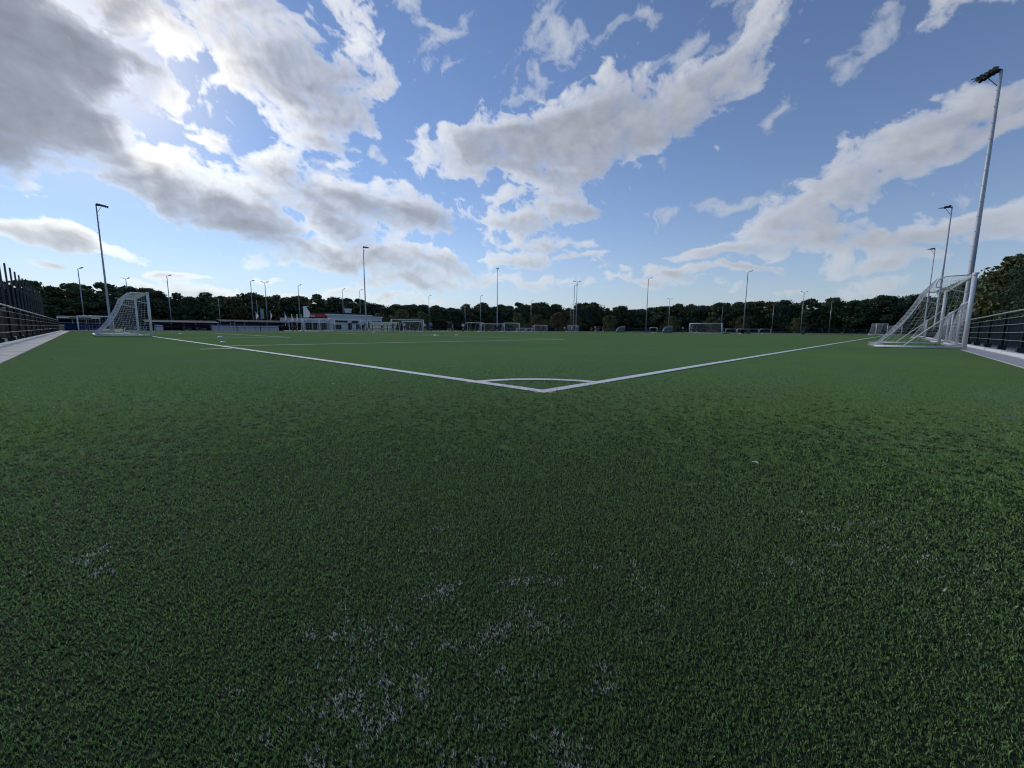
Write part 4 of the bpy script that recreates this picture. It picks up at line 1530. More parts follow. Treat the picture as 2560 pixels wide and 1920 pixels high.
def balcony():
    root = thing('balcony_terrace', 'white railed terrace with red awning left of the clubhouse', 'terrace', (32.6, 113.0, 0))
    W = 12.0
    MB().box(0, W, 0, 5, 2.02, 2.22).build('deck', FASCIA, root)
    pm = MB().box(-.09, .09, -.09, .09, 0, 2.02).mesh('pillar', BOARD_WHITE)
    for i in range(7):
        place(pm, 'pillar', (.2 + i * (W - .4) / 6, .1, 0), root)
    rm = MB().box(-.025, .025, -.02, .02, 2.22, 3.02).mesh('baluster', FASCIA)
    for i in range(31):
        place(rm, 'baluster', (.1 + i * (W - .2) / 30, .06, 0), root)
    for i in range(8):
        MB().box(.15 + i * 1.47, 1.45 + i * 1.47, .10, .13, 2.30, 2.94).build('rail_panel', BOARD_WHITE, root)
    MB().box(0, W, .02, .10, 3.02, 3.10).build('hand_rail', FASCIA, root)
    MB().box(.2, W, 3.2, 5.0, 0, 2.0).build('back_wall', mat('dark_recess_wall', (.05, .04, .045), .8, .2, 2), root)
    for i in range(5):
        MB().box(1.0 + i * 2.2, 2.2 + i * 2.2, 3.12, 3.18, .1, 1.9).build('door', GLASS, root)
    # awning
    aw = MB()
    aw.quad((6.2, .2, 3.5), (W + .1, .2, 3.5), (W + .1, 1.4, 4.45), (6.2, 1.4, 4.45))
    aw.quad((6.2, 1.45, 4.42), (W + .1, 1.45, 4.42), (W + .1, .25, 3.45), (6.2, .25, 3.45))
    o = aw.build('awning', RED, root)
    MB().box(6.2, W + .1, .17, .20, 3.18, 3.5).build('valance', DARKRED, o)
    MB().box(6.9, 8.7, .14, .165, 3.56, 3.92).build('awning_print', LETTER_W, o)
    for x in (6.4, 9.2, W):
        MB().tube([(x, .25, 2.22), (x, .25, 3.5)], .04, 6).build('awning_pole', FASCIA, root)
    MB().box(1.5, 3.4, .15, .2, 3.25, 3.40).build('sign', mat('orange_sign', (.36, .10, .03), .6, .1, 2), root)


balcony()


# ------------------------------------------------------------------ flags and banners
def feather(label, x, y, H, w, m, pole=None, shape='blade', fz=None):
    root = thing('feather_flag', label, 'flag', (x, y, 0), YAW - PI / 2 + random.uniform(-.3, .3))
    MB().tube([(0, 0, 0), (0, 0, H)], .045, 6).build('flag_pole', pole or FASCIA, root)
    mb = MB()
    z0 = fz or H * .45
    n = 8
    for j in range(n):
        t0, t1 = j / n, (j + 1) / n

        def wd(t):
            if shape == 'blade':
                return w * (.55 + .45 * math.sin(PI * min(t + .15, 1)))
            if shape == 'kite':
                return w * (1 - abs(2 * t - .9)) if t < .95 else .04
            return w
        mb.quad((.05, .05 * math.sin(3 * t0), z0 + (H - z0) * t0), (.05 + wd(t0), .14 * math.sin(4 * t0 + 1), z0 + (H - z0) * t0),
                (.05 + wd(t1), .14 * math.sin(4 * t1 + 1), z0 + (H - z0) * t1), (.05, .05 * math.sin(3 * t1), z0 + (H - z0) * t1))
    mb.build('flag_cloth', m, root)


feather('large pale blue feather flag in front of the red awning', 36.6, 108.0, 6.0, 1.5, PALE_BLUE, fz=3.2)
feather('white kite shaped flag left of centre in the left distance', 25.5, 106, 4.2, .55, FLAG_W, shape='kite', fz=2.6)
feather('narrow white flag on a thin pole, middle of the left distance', 28.5, 106, 4.4, .35, FLAG_W, shape='kite', fz=2.8)
feather('narrow white flag left of the terrace', 31.6, 106, 4.4, .40, FLAG_W, shape='kite', fz=2.3)
feather('tall white pennant pole by the terrace, left one', 33.4, 107, 3.9, .20, FLAG_W, shape='flat', fz=2.2)
feather('tall white pennant pole by the terrace, middle one', 34.6, 107, 3.9, .20, FLAG_W, shape='flat', fz=2.2)
feather('tall white pennant pole by the terrace, right one', 35.6, 107, 4.0, .20, FLAG_W, shape='flat', fz=2.2)
root = thing('mast_banner', 'pale green upright banner hanging on a mast in the left distance', 'banner', (36.2, 142.0, 0), YAW - PI / 2)
MB().tube([(0, 0, 0), (0, 0, 6.6)], .06, 6).build('banner_pole', GALV, root)
MB().box(.10, 1.0, -.02, .02, 3.3, 6.3).build('banner_cloth', TEAL, root)


# ------------------------------------------------------------------ stands, shelters and boards along the far side
def roofed_stand(label, x, y, L, H, fascia, front, loc_rz=0.0, depth=2.6, mid=None):
    root = thing('roofed_stand', label, 'stand', (x, y, 0), loc_rz)
    rf = MB()
    rf.quad((0, -.2, H), (L, -.2, H), (L, depth, H + .25), (0, depth, H + .25))
    rf.quad((0, depth, H + .20), (L, depth, H + .20), (L, -.2, H - .05), (0, -.2, H - .05))
    rf.build('roof', ROOF, root)
    MB().box(0, L, -.26, -.21, H - .09, H + .03).build('fascia', fascia, root)
    if mid:
        MB().box(L * .28, L * .78, -.29, -.265, H - .20, H + .05).build('fascia_sign', mid, root)
    for i in range(4):
        MB().tube([(.1 + i * (L - .2) / 3, 0, 0), (.1 + i * (L - .2) / 3, 0, H)], .04, 6).build('post', GALV, root)
    MB().box(0, L, depth - .05, depth, 0, H + .15).build('back_wall', BIN_DARK, root)
    for k in range(3):
        MB().box(.1, L - .1, depth - .5 - k * .7, depth - .05 - k * .7, .95 - k * .3, 1.02 - k * .3).build('bench', BOARD_WHITE if k != 1 else GALV, root)
    MB().box(0, L, -.05, .0, .15, .85).build('front_board', front, root)
    return root


roofed_stand('white and green roofed stand with blue boards, far left', -4.6, 74.5, 3.9, 1.62, FASCIA, BLUE, mid=mat('green_sign', (.06, .13, .10), .6, .1, 2))
roofed_stand('long dark stand with pale roof edge right of the near goal', 3.6, 74.8, 8.6, 1.30, FASCIA, BOARD_DARK)
roofed_stand('low pale roofed stand behind the white boards', 12.6, 76.0, 10.0, 1.55, GALV, BOARD_DARK)

root = thing('banner_board', 'black banner board with grey lettering right of the near goal', 'banner', (6.9, 68.5, 0))
MB().box(0, 3.1, -.02, .02, .08, .66).build('banner_cloth', BOARD_DARK, root)
put_text(text_mesh('C', .62, LETTER), root, (.05, -.03, .15))
put_text(text_mesh('EES', .34, LETTER, spread=1.05), root, (.50, -.03, .18))
put_text(text_mesh('K', .62, LETTER), root, (1.45, -.03, .15))
put_text(text_mesh('LERK', .34, LETTER, spread=1.05), root, (1.90, -.03, .18))
for x in (0, 1.5, 3.05):
    MB().tube([(x, .04, 0), (x, .04, .75)], .03, 6).build('post', BLACK_METAL, root)
root = thing('banner_board', 'navy banner board with white letters seen through the near goal net', 'banner', (1.2, 68.4, 0))
MB().box(0, 2.6, -.02, .02, .05, .85).build('banner_cloth', NAVY, root)
put_text(text_mesh('NEU', .62, LETTER_W), root, (.85, -.03, .20))
for x in (.05, 2.55):
    MB().tube([(x, .04, 0), (x, .04, .85)], .03, 6).build('post', BLACK_METAL, root)
root = thing('banner_board', 'small white panel right of the near goal post', 'banner', (4.0, 68.7, 0))
MB().box(0, .9, -.02, .02, .08, .80).build('panel', BOARD_WHITE, root)
for x in (.05, .85):
    MB().tube([(x, .04, 0), (x, .04, .8)], .03, 6).build('post', BLACK_METAL, root)

# white advertising boards behind the far fence: one thing per board
x = 10.1
k = 0
while x < 18.6:
    w_ = [1.0, 1.7, 1.5, 1.3, 1.9, 1.4][k % 6]
    root = thing('advertising_board', 'blank white board behind the dark far fence, ' + ['leftmost of the row', 'second from the left', 'third from the left', 'third from the right', 'second from the right', 'rightmost of the row'][k], 'board', (x, 68.9, 0), 0, 'white boards behind the far fence')
    for j in range(4):
        MB().box(0, w_ - .06, -.02 - .002 * j, .02, .04 + j * .19, .215 + j * .19).build('plank', BOARD_WHITE, root)
    for xx in (.1, w_ - .2):
        MB().box(xx, xx + .06, .021, .08, 0, .82).build('post', GALV, root)
    x += w_
    k += 1


def team_shelter(label, x, y, W, H, rz=0.0, sheetm=None):
    """open fronted shelter: curved side ribs, white front beam, clear back sheet and bench"""
    root = thing('team_shelter', label, 'shelter', (x, y, 0), rz)
    rib = []
    for t in np.linspace(0, 1, 9):
        a = t * PI / 2
        rib.append((0, .1 + 1.25 * (math.sin(a)), H - (H * .96) * (1 - math.cos(a))))
    n = max(2, int(W / 1.5))
    for i in range(n + 1):
        MB().tube([(W * i / n, p[1], p[2]) for p in rib], .03, 6).build('rib', WHITE_PAINT, root)
    MB().tube([(0, .1, H), (W, .1, H)], .075, 8).build('front_beam', FASCIA, root)
    for xx in (0, W):
        MB().tube([(xx, .1, H), (xx, -.1, 0)], .045, 6).build('leg', WHITE_PAINT, root)
    if sheetm:
        mb = MB()
        for a, b in zip(rib[:-1], rib[1:]):
            mb.quad((0, a[1] + .03, a[2]), (W, a[1] + .03, a[2]), (W, b[1] + .03, b[2]), (0, b[1] + .03, b[2]))
        mb.build('back_sheet', sheetm, root)
    MB().box(.1, W - .1, .65, 1.0, .40, .46).build('bench', WOOD, root)
    return root


team_shelter('white beamed team shelter in front of the tall white goal', 40.0, 67.2, 4.3, 1.95)
team_shelter('white beamed team shelter right of the running players', 56.2, 67.4, 5.0, 2.0)
team_shelter('long pale green curved shelter behind the players', 34.9, 71.2, 6.6, 1.75, sheetm=PALE_GREEN)


def pod(label, x, y, rz):
    """rounded fibreglass dugout: tall open front, rounded back"""
    root = thing('dugout_pod', label, 'dugout', (x, y, 0), rz, 'green pods behind the far end')
    mb = MB()
    n, k = 10, 9
    g = []
    for i in range(n + 1):
        t = i / n
        s = 1.45
        row = []
        for j in range(k + 1):
            a = PI * j / k
            depth = 2.3
            y_ = depth * math.sin(t * PI / 2 * .98)
            sc = math.cos(t * PI / 2 * .92) ** .55
            row.append((-s * math.cos(a) * (.72 + .28 * sc), y_, max(0, 1.85 * math.sin(a) ** .7 * sc * (1 - .06 * t))))
        g.append(row)
    for i in range(n):
        for j in range(k):
            mb.quad(g[i][j], g[i][j + 1], g[i + 1][j + 1], g[i + 1][j])
    mb.build('shell', POD, root, True)
    MB().tube(g[0], .05, 6).build('front_rim', mat('pale_rim', (.14, .19, .18), .4, .1, 2), root, True)
    MB().box(-1.2, 1.2, .6, .95, .38, .45).build('bench', WOOD, root)
    return root


pod('grey green rounded dugout pod, left one, open to the right', 104.6, 55.4, .45)
pod('grey green rounded dugout pod, right one next to the far goal', 104.6, 41.8, .40)


def wheelie_bin(label, x, y, m, H=1.05):
    root = thing('wheelie_bin', label, 'bin', (x, y, 0), PI)
    mb = MB()
    n = len(mb.v)
    mb.v += [(-.22, -.25, .06), (.22, -.25, .06), (.22, .25, .06), (-.22, .25, .06), (-.29, -.36, H * .9), (.29, -.36, H * .9), (.29, .34, H * .9), (-.29, .34, H * .9)]
    mb.f += [(3, 2, 1, 0), (4, 5, 6, 7), (0, 1, 5, 4), (1, 2, 6, 5), (2, 3, 7, 6), (3, 0, 4, 7)]
    mb.build('body', m, root)
    l = MB().bevel_box(-.32, .32, -.40, .40, H * .9 + .003, H, .05).build('lid', m, root)
    for s in (-1, 1):
        MB().tube([(s * .24 - .03, .30, .10), (s * .24 + .03, .30, .10)], .10, 10).build('wheel', BIN_DARK, root)


wheelie_bin('green wheelie bin behind the far end, right of the far goal', 104.0, 23.8, BIN)
wheelie_bin('dark wheelie bin left of the green one', 104.0, 24.9, BIN_DARK)
wheelie_bin('small green bin at the foot of the twin lamp mast', 104.0, 13.3, BIN, .9)
root = tag(MB().bevel_box(-1.0, 1.0, -.5, .5, 0, .12, .05).build('folded_cover', BOARD_DARK, loc=(101.2, 27.6, 0)), 'flat black folded cover beside the far goal', 'cover')

# scaffold like spectator steps behind the ball net at the left edge
root = thing('bleacher_steps', 'grey spectator steps behind the tall net at the left edge', 'bleacher', (-7.7, 70.5, 0))
for i in range(9):
    MB().box(-.3 - i * .16, .1 - i * .16, 0, 9.0, 1.2 + i * .52, 1.30 + i * .52).build('tread', BOARD_WHITE, root)
for yy in (0, 3, 6, 9):
    MB().tube([(.1, yy, .6), (-1.6, yy, 5.7)], .05, 6).build('stringer', GALV, root)
    MB().tube([(-1.7, yy, 0), (-1.7, yy, 6.3)], .05, 6).build('upright', GALV, root)
root = thing('gate_post', 'squat pale brick gate post at the far end of the left fence', 'post', (-4.1, 66.6, 0))
MB().box(-.2, .2, -.2, .2, 0, .62).build('post_block', mat('sandy_brick', (.30, .22, .16), .9, .2, 8), root)
MB().box(-.24, .24, -.24, .24, .622, .70).build('cap', KERB, root)

# ------------------------------------------------------------------ training markers, balls
def marker(label, x, y, m, r=.09, hh=.055, rz=0):
    o = MB().lathe([(r, 0), (r, .012), (r * .93, .02), (r * .55, hh), (r * .36, hh), (r * .33, hh - .02)], 18).build('marker_dome', m, smooth=True, loc=(x, y, .014))
    tag(o, label, 'marker', 'training markers on the pitch')


marker('pale blue marker dome just inside the goal line, nearest', .66, 14.7, DISC)
marker('pale blue marker dome inside the goal area side', 2.38, 23.9, DISC, .13, .075)
marker('pale blue marker dome far along beside the goal', 2.39, 36.3, DISC, .14, .08)
marker('white marker dome on the penalty area front line, left one', 17.5, 25.7, DISC_W, .16, .09)
marker('white marker dome in front of the penalty area, right one', 19.6, 25.6, DISC_W, .14, .08)


def ball(label, x, y, r=.11):
    o = MB()
    prof = [(.001 + r * math.sin(a), r - r * math.cos(a)) for a in np.linspace(.05, PI - .05, 11)]
    b = o.lathe(prof, 14).build('football', BALL, smooth=True, loc=(x, y, .012))
    tag(b, label, 'ball', 'footballs on the pitch')


for (lab, x, y) in [('white football on the grass left of the players', 17.4, 35.9), ('white football by the running player in black', 37.5, 58.5), ('white football in front of the player in blue', 44.0, 60.5),
                    ('white football near the far touch line, left of the shelter', 30.0, 61.0), ('white football right of the player in black', 45.5, 58.0)]:
    ball(lab, x, y)


# ------------------------------------------------------------------ litter lying on the carpet in front
def strand(label, x, y, rz, L, bend, m, r=.0016, name='straw', fork=False):
    root = thing(name, label, 'straw', (x, y, .013), rz)
    n = 7
    pts = [(L * (i / n - .5), bend * math.sin(PI * i / n), .004 * math.sin(PI * i / n) + .002) for i in range(n + 1)]
    MB().tube(pts, [r * (.6 + .4 * math.sin(PI * (i + 1) / (n + 2))) for i in range(n + 1)], 5).build('stem', m, root)
    if fork:
        MB().tube([pts[5], (pts[5][0] + .015, pts[5][1] - .012, .003), (pts[5][0] + .03, pts[5][1] - .016, .002)], r * .6, 4).build('fork', m, root)


def leaf(label, x, y, rz, L, W, m, curl=.01, name='fallen_leaf', cat='leaf'):
    root = thing(name, label, cat, (x, y, .013), rz)
    mb = MB()
    n = 7
    for i in range(n):
        a, b = i / n, (i + 1) / n

        def p(t, s):
            w = W * math.sin(PI * min(max(t, .02), .98)) ** .8
            return (L * (t - .5), s * w / 2, curl * abs(s) + curl * math.sin(PI * t) + .003)
        mb.quad(p(a, -1), p(b, -1), p(b, 0), p(a, 0))
        mb.quad(p(a, 0), p(b, 0), p(b, 1), p(a, 1))
    mb.build('blade', m, root)
    MB().tube([(-L * .5, 0, .006), (-L * .72, .003, .004)], .001, 4).build('stalk', m, root)


V_ = YAW - PI / 2
strand('pale forked straw lying left of centre in the foreground', -2.375, -1.401, V_ - .25, 0.0465, 0.0062, STRAW, 0.00068, fork=True)
strand('olive pine needle pair beside the pale straw', -2.40, -1.36, V_ + .5, 0.0434, 0.0025, LEAF_OLIVE, 0.00062)
strand('short pale straw in the middle of the near turf', -1.111, -.871, V_ - .1, 0.0341, 0.0006, STRAW, 0.00136)
strand('thin straw at the left of the middle turf', -2.053, -.207, V_ + .6, 0.0434, 0.0025, STRAW, 0.00099)
strand('faint curved straw at the far left of the turf', -2.713, -.122, V_ + .1, 0.0620, 0.0037, STRAW, 0.00099)
strand('tiny upright straw at the left edge', -2.844, -.371, V_ + 1.5, 0.0186, 0.0006, STRAW, 0.00136)
strand('thin straw on the right of the middle turf', -1.474, -1.783, V_ - .5, 0.0310, 0.0012, STRAW, 0.00087)
strand('short straw at the right, left of the two far ones', -.277, -2.096, V_ - .1, 0.0341, 0.0006, STRAW, 0.00161)
strand('curved straw at the right edge of the turf', -1.202, -2.215, V_ - .6, 0.0279, 0.0012, STRAW, 0.00087)
strand('long faint straw on the right side, farther out', 1.026, -2.458, V_ - .2, 0.0992, 0.0025, STRAW, 0.00186)
leaf('small white feather standing out right of the centre', -.885, -1.792, V_ - 1.2, .024, .008, FEATHER, .004, 'feather', 'feather')
leaf('narrow pale willow leaf on the left turf', -2.633, 1.387, V_, 0.0720, 0.0158, LEAF_DRY, 0.00600)
leaf('pale leaf with a dark stalk, right of the willow leaf', -2.445, 1.221, V_ + .1, 0.0576, 0.0144, LEAF_DRY, 0.00840)
leaf('pale curled leaf on the left turf, farther out', -1.583, 1.98, V_ + .2, 0.0720, 0.0360, LEAF_DRY, 0.01200)
leaf('pale yellowish leaf close to the curled one', -1.569, 1.697, V_, 0.0612, 0.0324, LEAF_DRY, 0.00720)
leaf('tiny pale leaf at the far left near the pavement', -3.005, 7.233, V_, 0.1152, 0.0432, LEAF_DRY, 0.00900)
leaf('small pale leaf at the right edge, farther out', 1.186, -2.694, V_, 0.0648, 0.0252, LEAF_DRY, 0.00720)
leaf('dull curled leaf on the right foreground turf', -1.461, -2.098, V_ - .3, .026, .006, LEAF_DRY, .002)
leaf('small olive leaf in the right foreground', -1.55, -1.93, V_ + .8, 0.0288, 0.0086, LEAF_OLIVE, 0.00240)
leaf('tiny white fleck of a leaf beyond the goal line', -1.104, 1.638, V_, 0.0252, 0.0144, FEATHER, 0.00360)


# ------------------------------------------------------------------ people
def body_mesh(pose):
    """one continuous skinned body about 1.75 m tall, facing -Y; faces get skin/shirt/shorts/sock/shoe/hair slots by limb"""
    J = {'pelvis': (0, 0, .93), 'waist': (0, .0, 1.08), 'chest': (0, .0, 1.32), 'neck': (0, 0, 1.48), 'head': (0, -.01, 1.60), 'crown': (0, .0, 1.70),
         'shL': (.17, 0, 1.42), 'shR': (-.17, 0, 1.42), 'elL': (.25, .02, 1.16), 'elR': (-.25, .02, 1.16), 'waL': (.27, -.08, .93), 'waR': (-.27, -.08, .93), 'haL': (.27, -.11, .84), 'haR': (-.27, -.11, .84),
         'hiL': (.10, 0, .90), 'hiR': (-.10, 0, .90), 'knL': (.12, -.02, .50), 'knR': (-.12, -.02, .50), 'anL': (.13, .03, .09), 'anR': (-.13, .03, .09), 'toL': (.14, -.15, .035), 'toR': (-.14, -.15, .035)}
    J.update(pose)
    E = [('pelvis', 'waist', 1), ('waist', 'chest', 1), ('chest', 'neck', 0), ('neck', 'head', 0), ('head', 'crown', 5), ('chest', 'shL', 1), ('chest', 'shR', 1), ('shL', 'elL', 1), ('shR', 'elR', 1),
         ('elL', 'waL', 0), ('elR', 'waR', 0), ('waL', 'haL', 0), ('waR', 'haR', 0), ('pelvis', 'hiL', 2), ('pelvis', 'hiR', 2), ('hiL', 'knL', 2), ('hiR', 'knR', 2), ('knL', 'anL', 3), ('knR', 'anR', 3), ('anL', 'toL', 4), ('anR', 'toR', 4)]
    RAD = {'pelvis': (.15, .11), 'waist': (.14, .10), 'chest': (.17, .115), 'neck': (.055, .06), 'head': (.082, .10), 'crown': (.07, .085), 'sh': (.065, .065), 'el': (.045, .045), 'wa': (.033, .033), 'ha': (.04, .028),
           'hi': (.095, .10), 'kn': (.06, .06), 'an': (.042, .045), 'to': (.04, .03)}
    names = list(J)
    me = bpy.data.meshes.new('body')
    me.from_pydata([J[k] for k in names], [(names.index(a), names.index(b)) for a, b, _ in E], [])
    ob = bpy.data.objects.new('body', me)
    COL.objects.link(ob)
    md = ob.modifiers.new('skin', 'SKIN')
    md.use_smooth_shade = True
    for i, k in enumerate(names):
        s = me.skin_vertices[0].data[i]
        s.radius = RAD.get(k, RAD.get(k[:2], (.05, .05)))
        s.use_root = (k == 'pelvis')
    ob.modifiers.new('sub', 'SUBSURF').levels = 1
    ob.modifiers['sub'].render_levels = 1
    dg = bpy.context.evaluated_depsgraph_get()
    dg.update()
    out = bpy.data.meshes.new_from_object(ob.evaluated_get(dg))
    bpy.data.objects.remove(ob)
    out.materials.clear()
    for _ in range(6):
        out.materials.append(BLACK_METAL)
    A = np.array([J[a] for a, b, _ in E]); B = np.array([J[b] for a, b, _ in E])
    for p in out.polygons:
        c = np.array(p.center)
        ab = B - A
        t = np.clip(((c - A) * ab).sum(1) / (ab * ab).sum(1), 0, 1)
        k = int(np.argmin(np.linalg.norm(c - (A + t[:, None] * ab), axis=1)))
        reg, tt = E[k][2], t[k]
        if reg == 2 and k >= 15 and tt > .62:
            reg = 0                                  # bare knee below the shorts
        if reg == 3 and tt < .15:
            reg = 0
        if reg == 1 and k in (7, 8) and tt > .75:
            reg = 0                                  # short sleeves
        if reg == 1 and k == 0 and tt < .35:
            reg = 2
        if reg == 0 and k == 3 and c[1] > J['head'][1] + .03 and tt > .55:
            reg = 5                                  # hair at the back of the head
        p.material_index = reg
        p.use_smooth = True
    return out


POSES = {
    'stand': {},
    'walk': {'knL': (.11, -.20, .52), 'anL': (.11, -.16, .11), 'toL': (.11, -.33, .07), 'knR': (-.11, .06, .50), 'anR': (-.11, .28, .14), 'toR': (-.11, .18, .03), 'elR': (-.24, -.10, 1.18), 'waR': (-.22, -.30, 1.08), 'haR': (-.20, -.38, 1.10), 'elL': (.24, .14, 1.18), 'waL': (.26, .12, .95), 'haL': (.26, .10, .87)},
    'run': {'pelvis': (0, 0, .95), 'chest': (0, -.10, 1.33), 'neck': (0, -.15, 1.48), 'head': (0, -.19, 1.59), 'crown': (0, -.19, 1.70), 'shL': (.17, -.08, 1.42), 'shR': (-.17, -.12, 1.42),
            'knL': (.12, -.34, .66), 'anL': (.12, -.20, .30), 'toL': (.12, -.36, .24), 'knR': (-.12, .10, .50), 'anR': (-.12, .42, .34), 'toR': (-.12, .36, .16), 'elL': (.26, .16, 1.22), 'waL': (.24, -.02, 1.08), 'haL': (.22, -.10, 1.12), 'elR': (-.26, -.26, 1.20), 'waR': (-.20, -.42, 1.34), 'haR': (-.18, -.46, 1.42)},
    'hands_on_head': {'elL': (.42, -.05, 1.55), 'waL': (.20, -.02, 1.72), 'haL': (.10, -.02, 1.74), 'elR': (-.42, -.05, 1.55), 'waR': (-.20, -.02, 1.72), 'haR': (-.10, -.02, 1.74), 'knL': (.17, -.02, .5), 'anL': (.22, .03, .09), 'toL': (.25, -.13, .035), 'knR': (-.17, -.02, .5), 'anR': (-.22, .03, .09), 'toR': (-.25, -.13, .035)},
    'arm_up': {'elL': (.30, -.06, 1.62), 'waL': (.34, -.14, 1.86), 'haL': (.35, -.16, 1.95), 'knL': (.16, -.05, .5), 'anL': (.22, .03, .09), 'toL': (.24, -.14, .035)},
    'hips': {'elL': (.38, .10, 1.20), 'waL': (.20, -.02, 1.02), 'haL': (.15, -.07, .98), 'elR': (-.38, .10, 1.20), 'waR': (-.20, -.02, 1.02), 'haR': (-.15, -.07, .98)},
    'bent': {'chest': (0, -.22, 1.22), 'neck': (0, -.36, 1.32), 'head': (0, -.46, 1.36), 'crown': (0, -.55, 1.39), 'shL': (.17, -.26, 1.28), 'shR': (-.17, -.26, 1.28), 'elL': (.24, -.34, 1.02), 'waL': (.16, -.36, .80), 'haL': (.15, -.38, .70), 'elR': (-.24, -.34, 1.02), 'waR': (-.16, -.36, .80), 'haR': (-.15, -.38, .70), 'knL': (.13, -.14, .5), 'knR': (-.13, -.14, .5), 'waist': (0, -.06, 1.06)},
    'sit': {'pelvis': (0, .10, .22), 'waist': (0, .12, .38), 'chest': (0, .06, .60), 'neck': (0, .03, .76), 'head': (0, .01, .88), 'crown': (0, .01, .98), 'shL': (.17, .05, .70), 'shR': (-.17, .05, .70), 'elL': (.26, -.10, .50), 'waL': (.14, -.30, .44), 'haL': (.08, -.36, .44), 'elR': (-.26, -.10, .50), 'waR': (-.14, -.30, .44), 'haR': (-.08, -.36, .44),
            'hiL': (.10, .06, .20), 'hiR': (-.10, .06, .20), 'knL': (.16, -.34, .46), 'anL': (.14, -.50, .09), 'toL': (.15, -.66, .04), 'knR': (-.16, -.34, .46), 'anR': (-.14, -.50, .09), 'toR': (-.15, -.66, .04)},
}
BODY = {k: body_mesh(v) for k, v in POSES.items()}
CL = {}


def cloth(c):
    if c not in CL:
        CL[c] = mat('clothing_%d' % len(CL), c, .8, .12, 9)
    return CL[c]


SKIN = [mat('skin_light', (.42, .27, .20), .6, .06, 12), mat('skin_tan', (.30, .18, .12), .6, .06, 12)]
WHT, BLK, MNT, BLU, NVY, MAR, GRY, RDD, CRM, SKY_B = (.62, .63, .64), (.012, .012, .016), (.42, .60, .55), (.12, .26, .68), (.012, .018, .06), (.12, .018, .03), (.22, .23, .27), (.36, .02, .03), (.58, .50, .33), (.38, .45, .60)
HAIR = [(.02, .014, .010), (.06, .035, .018), (.20, .13, .06)]


def person(label, x, y, h_, pose, face, shirt, shorts, socks, shoes=(.02, .02, .022), hair=0, group=None, skin=0):
    root = tag(place(BODY[pose], 'person', (x, y, .01), None, face), label, 'person', group)
    s = h_ / 1.75
    root.scale = (s, s, s)
    for i, m_ in enumerate((SKIN[skin], cloth(shirt), cloth(shorts), cloth(socks), cloth(shoes), cloth(HAIR[hair]))):
        root.material_slots[i].link = 'OBJECT'
        root.material_slots[i].material = m_
    return root


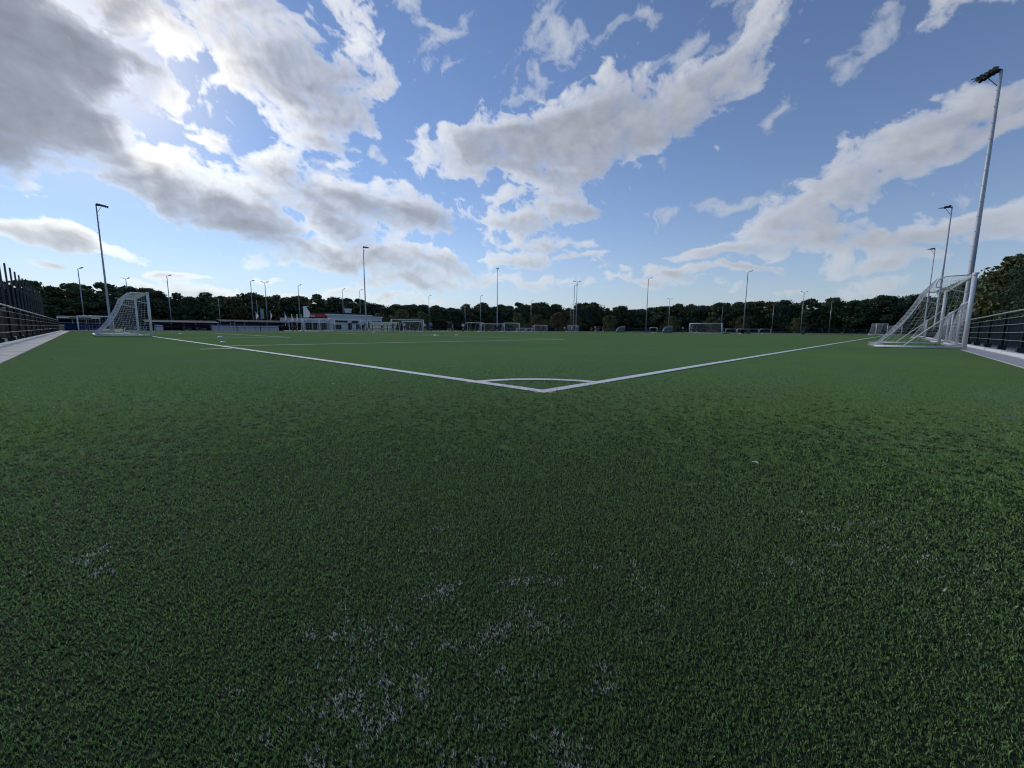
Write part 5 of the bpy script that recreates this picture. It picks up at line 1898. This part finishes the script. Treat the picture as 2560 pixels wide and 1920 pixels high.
# heading helper: a figure faces -Y at rz 0
PEOPLE = [
    ('player in mint white shirt, black shorts and white socks', 38.4, 64.2, 1.68, 'stand', .6, MNT, BLK, WHT),
    ('player all in black running past the left team shelter', 39.3, 62.9, 1.80, 'run', -1.6, BLK, BLK, BLK),
    ('player in pale shirt and black shorts left of the one in blue', 42.0, 63.0, 1.62, 'hips', .3, MNT, BLK, WHT),
    ('player in bright blue shirt and navy shorts', 40.7, 59.2, 1.80, 'stand', .5, BLU, NVY, NVY),
    ('player in black kit and white socks with both hands on the head', 42.1, 55.7, 1.78, 'hands_on_head', .2, BLK, BLK, WHT),
    ('slim figure in grey walking behind the player in black', 47.0, 61.0, 1.66, 'walk', 1.4, GRY, GRY, GRY),
    ('player in white bib over black, by the right team shelter', 50.8, 62.4, 1.76, 'hips', .8, WHT, BLK, BLK),
    ('child in maroon shirt in front of the right team shelter', 54.2, 64.0, 1.48, 'stand', -.4, MAR, BLK, MAR),
    ('person in pale grey shirt bending beside the tall mast', 31.0, 65.0, 1.72, 'bent', -1.2, SKY_B, BLK, BLK),
    ('dark dressed person beside the tall mast, facing left', 31.6, 64.4, 1.70, 'walk', -1.5, BLK, BLK, BLK),
    ('person in white shirt and long black trousers left of the green shelter', 34.2, 64.6, 1.76, 'stand', .3, WHT, BLK, BLK),
    ('child in maroon shirt in front of the green shelter', 36.4, 64.8, 1.50, 'hips', .2, MAR, BLK, BLK),
    ('child in dark red shirt at the left, in front of the terrace', 20.6, 66.3, 1.15, 'stand', .2, MAR, BLK, BLK),
    ('child with pale cap and red shirt at the left, in front of the terrace', 20.2, 66.8, 1.20, 'stand', -.4, RDD, BLK, BLK),
    ('dark figure crouching right of the second team shelter', 61.8, 65.6, 1.70, 'bent', .7, BLK, BLK, BLK),
    ('dark seated figure on the grass by the second shelter', 60.3, 65.8, 1.60, 'sit', .4, NVY, BLK, BLK),
    ('dark dressed child left of the bulging net goal, left one', 63.2, 66.4, 1.45, 'stand', .4, BLK, BLK, BLK),
    ('dark dressed child left of the bulging net goal, right one', 64.3, 66.4, 1.45, 'walk', .9, NVY, BLK, GRY),
    ('child standing inside the training goal, in grey', 82.6, 68.2, 1.40, 'stand', .3, GRY, BLK, GRY),
    ('smaller dark child beside the one in grey', 83.8, 68.2, 1.25, 'stand', -.3, BLK, BLK, BLK),
    ('child in white shirt and dark shorts standing alone', 88.5, 64.8, 1.50, 'stand', .5, WHT, BLK, BLK),
    ('child all in white standing alone', 86.5, 61.0, 1.75, 'stand', .2, WHT, WHT, WHT),
    ('player in red, left of the far huddle', 94.5, 60.0, 1.62, 'bent', -.6, RDD, BLK, RDD),
    ('player in white stripe shirt in the far huddle', 96.3, 60.0, 1.78, 'stand', .1, SKY_B, NVY, WHT),
    ('stooping player in front of the far huddle', 94.6, 58.6, 1.70, 'bent', .4, BLK, BLK, WHT),
    ('player in dark shirt, right in the far huddle', 97.2, 59.4, 1.72, 'hips', .5, NVY, BLK, GRY),
    ('player in black shirt apart from the huddle on its right', 94.8, 56.5, 1.78, 'stand', .3, BLK, BLK, WHT),
    ('person in cream shirt left of the far goal', 108.8, 40.6, 1.75, 'hips', .6, CRM, BLK, BLK),
    ('goalkeeper with one arm raised at the far goal post', 96.0, 33.6, 1.78, 'arm_up', 1.0, GRY, NVY, WHT),
    ('player in dark shirt and pale socks in the far goal mouth', 98.0, 33.2, 1.58, 'walk', 1.3, NVY, NVY, WHT),
    ('person in black behind the white boards, head above them', 13.2, 71.0, 1.70, 'stand', .4, BLK, BLK, BLK),
]
for i, (lab, x, y, h_, po, fc, s1, s2, s3) in enumerate(PEOPLE):
    person(lab, x, y, h_ * 1.06, po, YAW - PI / 2 + fc, s1, s2, s3, hair=i % 3, skin=i % 2, group='people on the far side of the pitch')
person('hunched person leaning on the rail behind the left fence', -4.95, 24.2, 1.62, 'bent', PI / 2 - .5, (.20, .15, .14), (.03, .03, .04), BLK, hair=1)
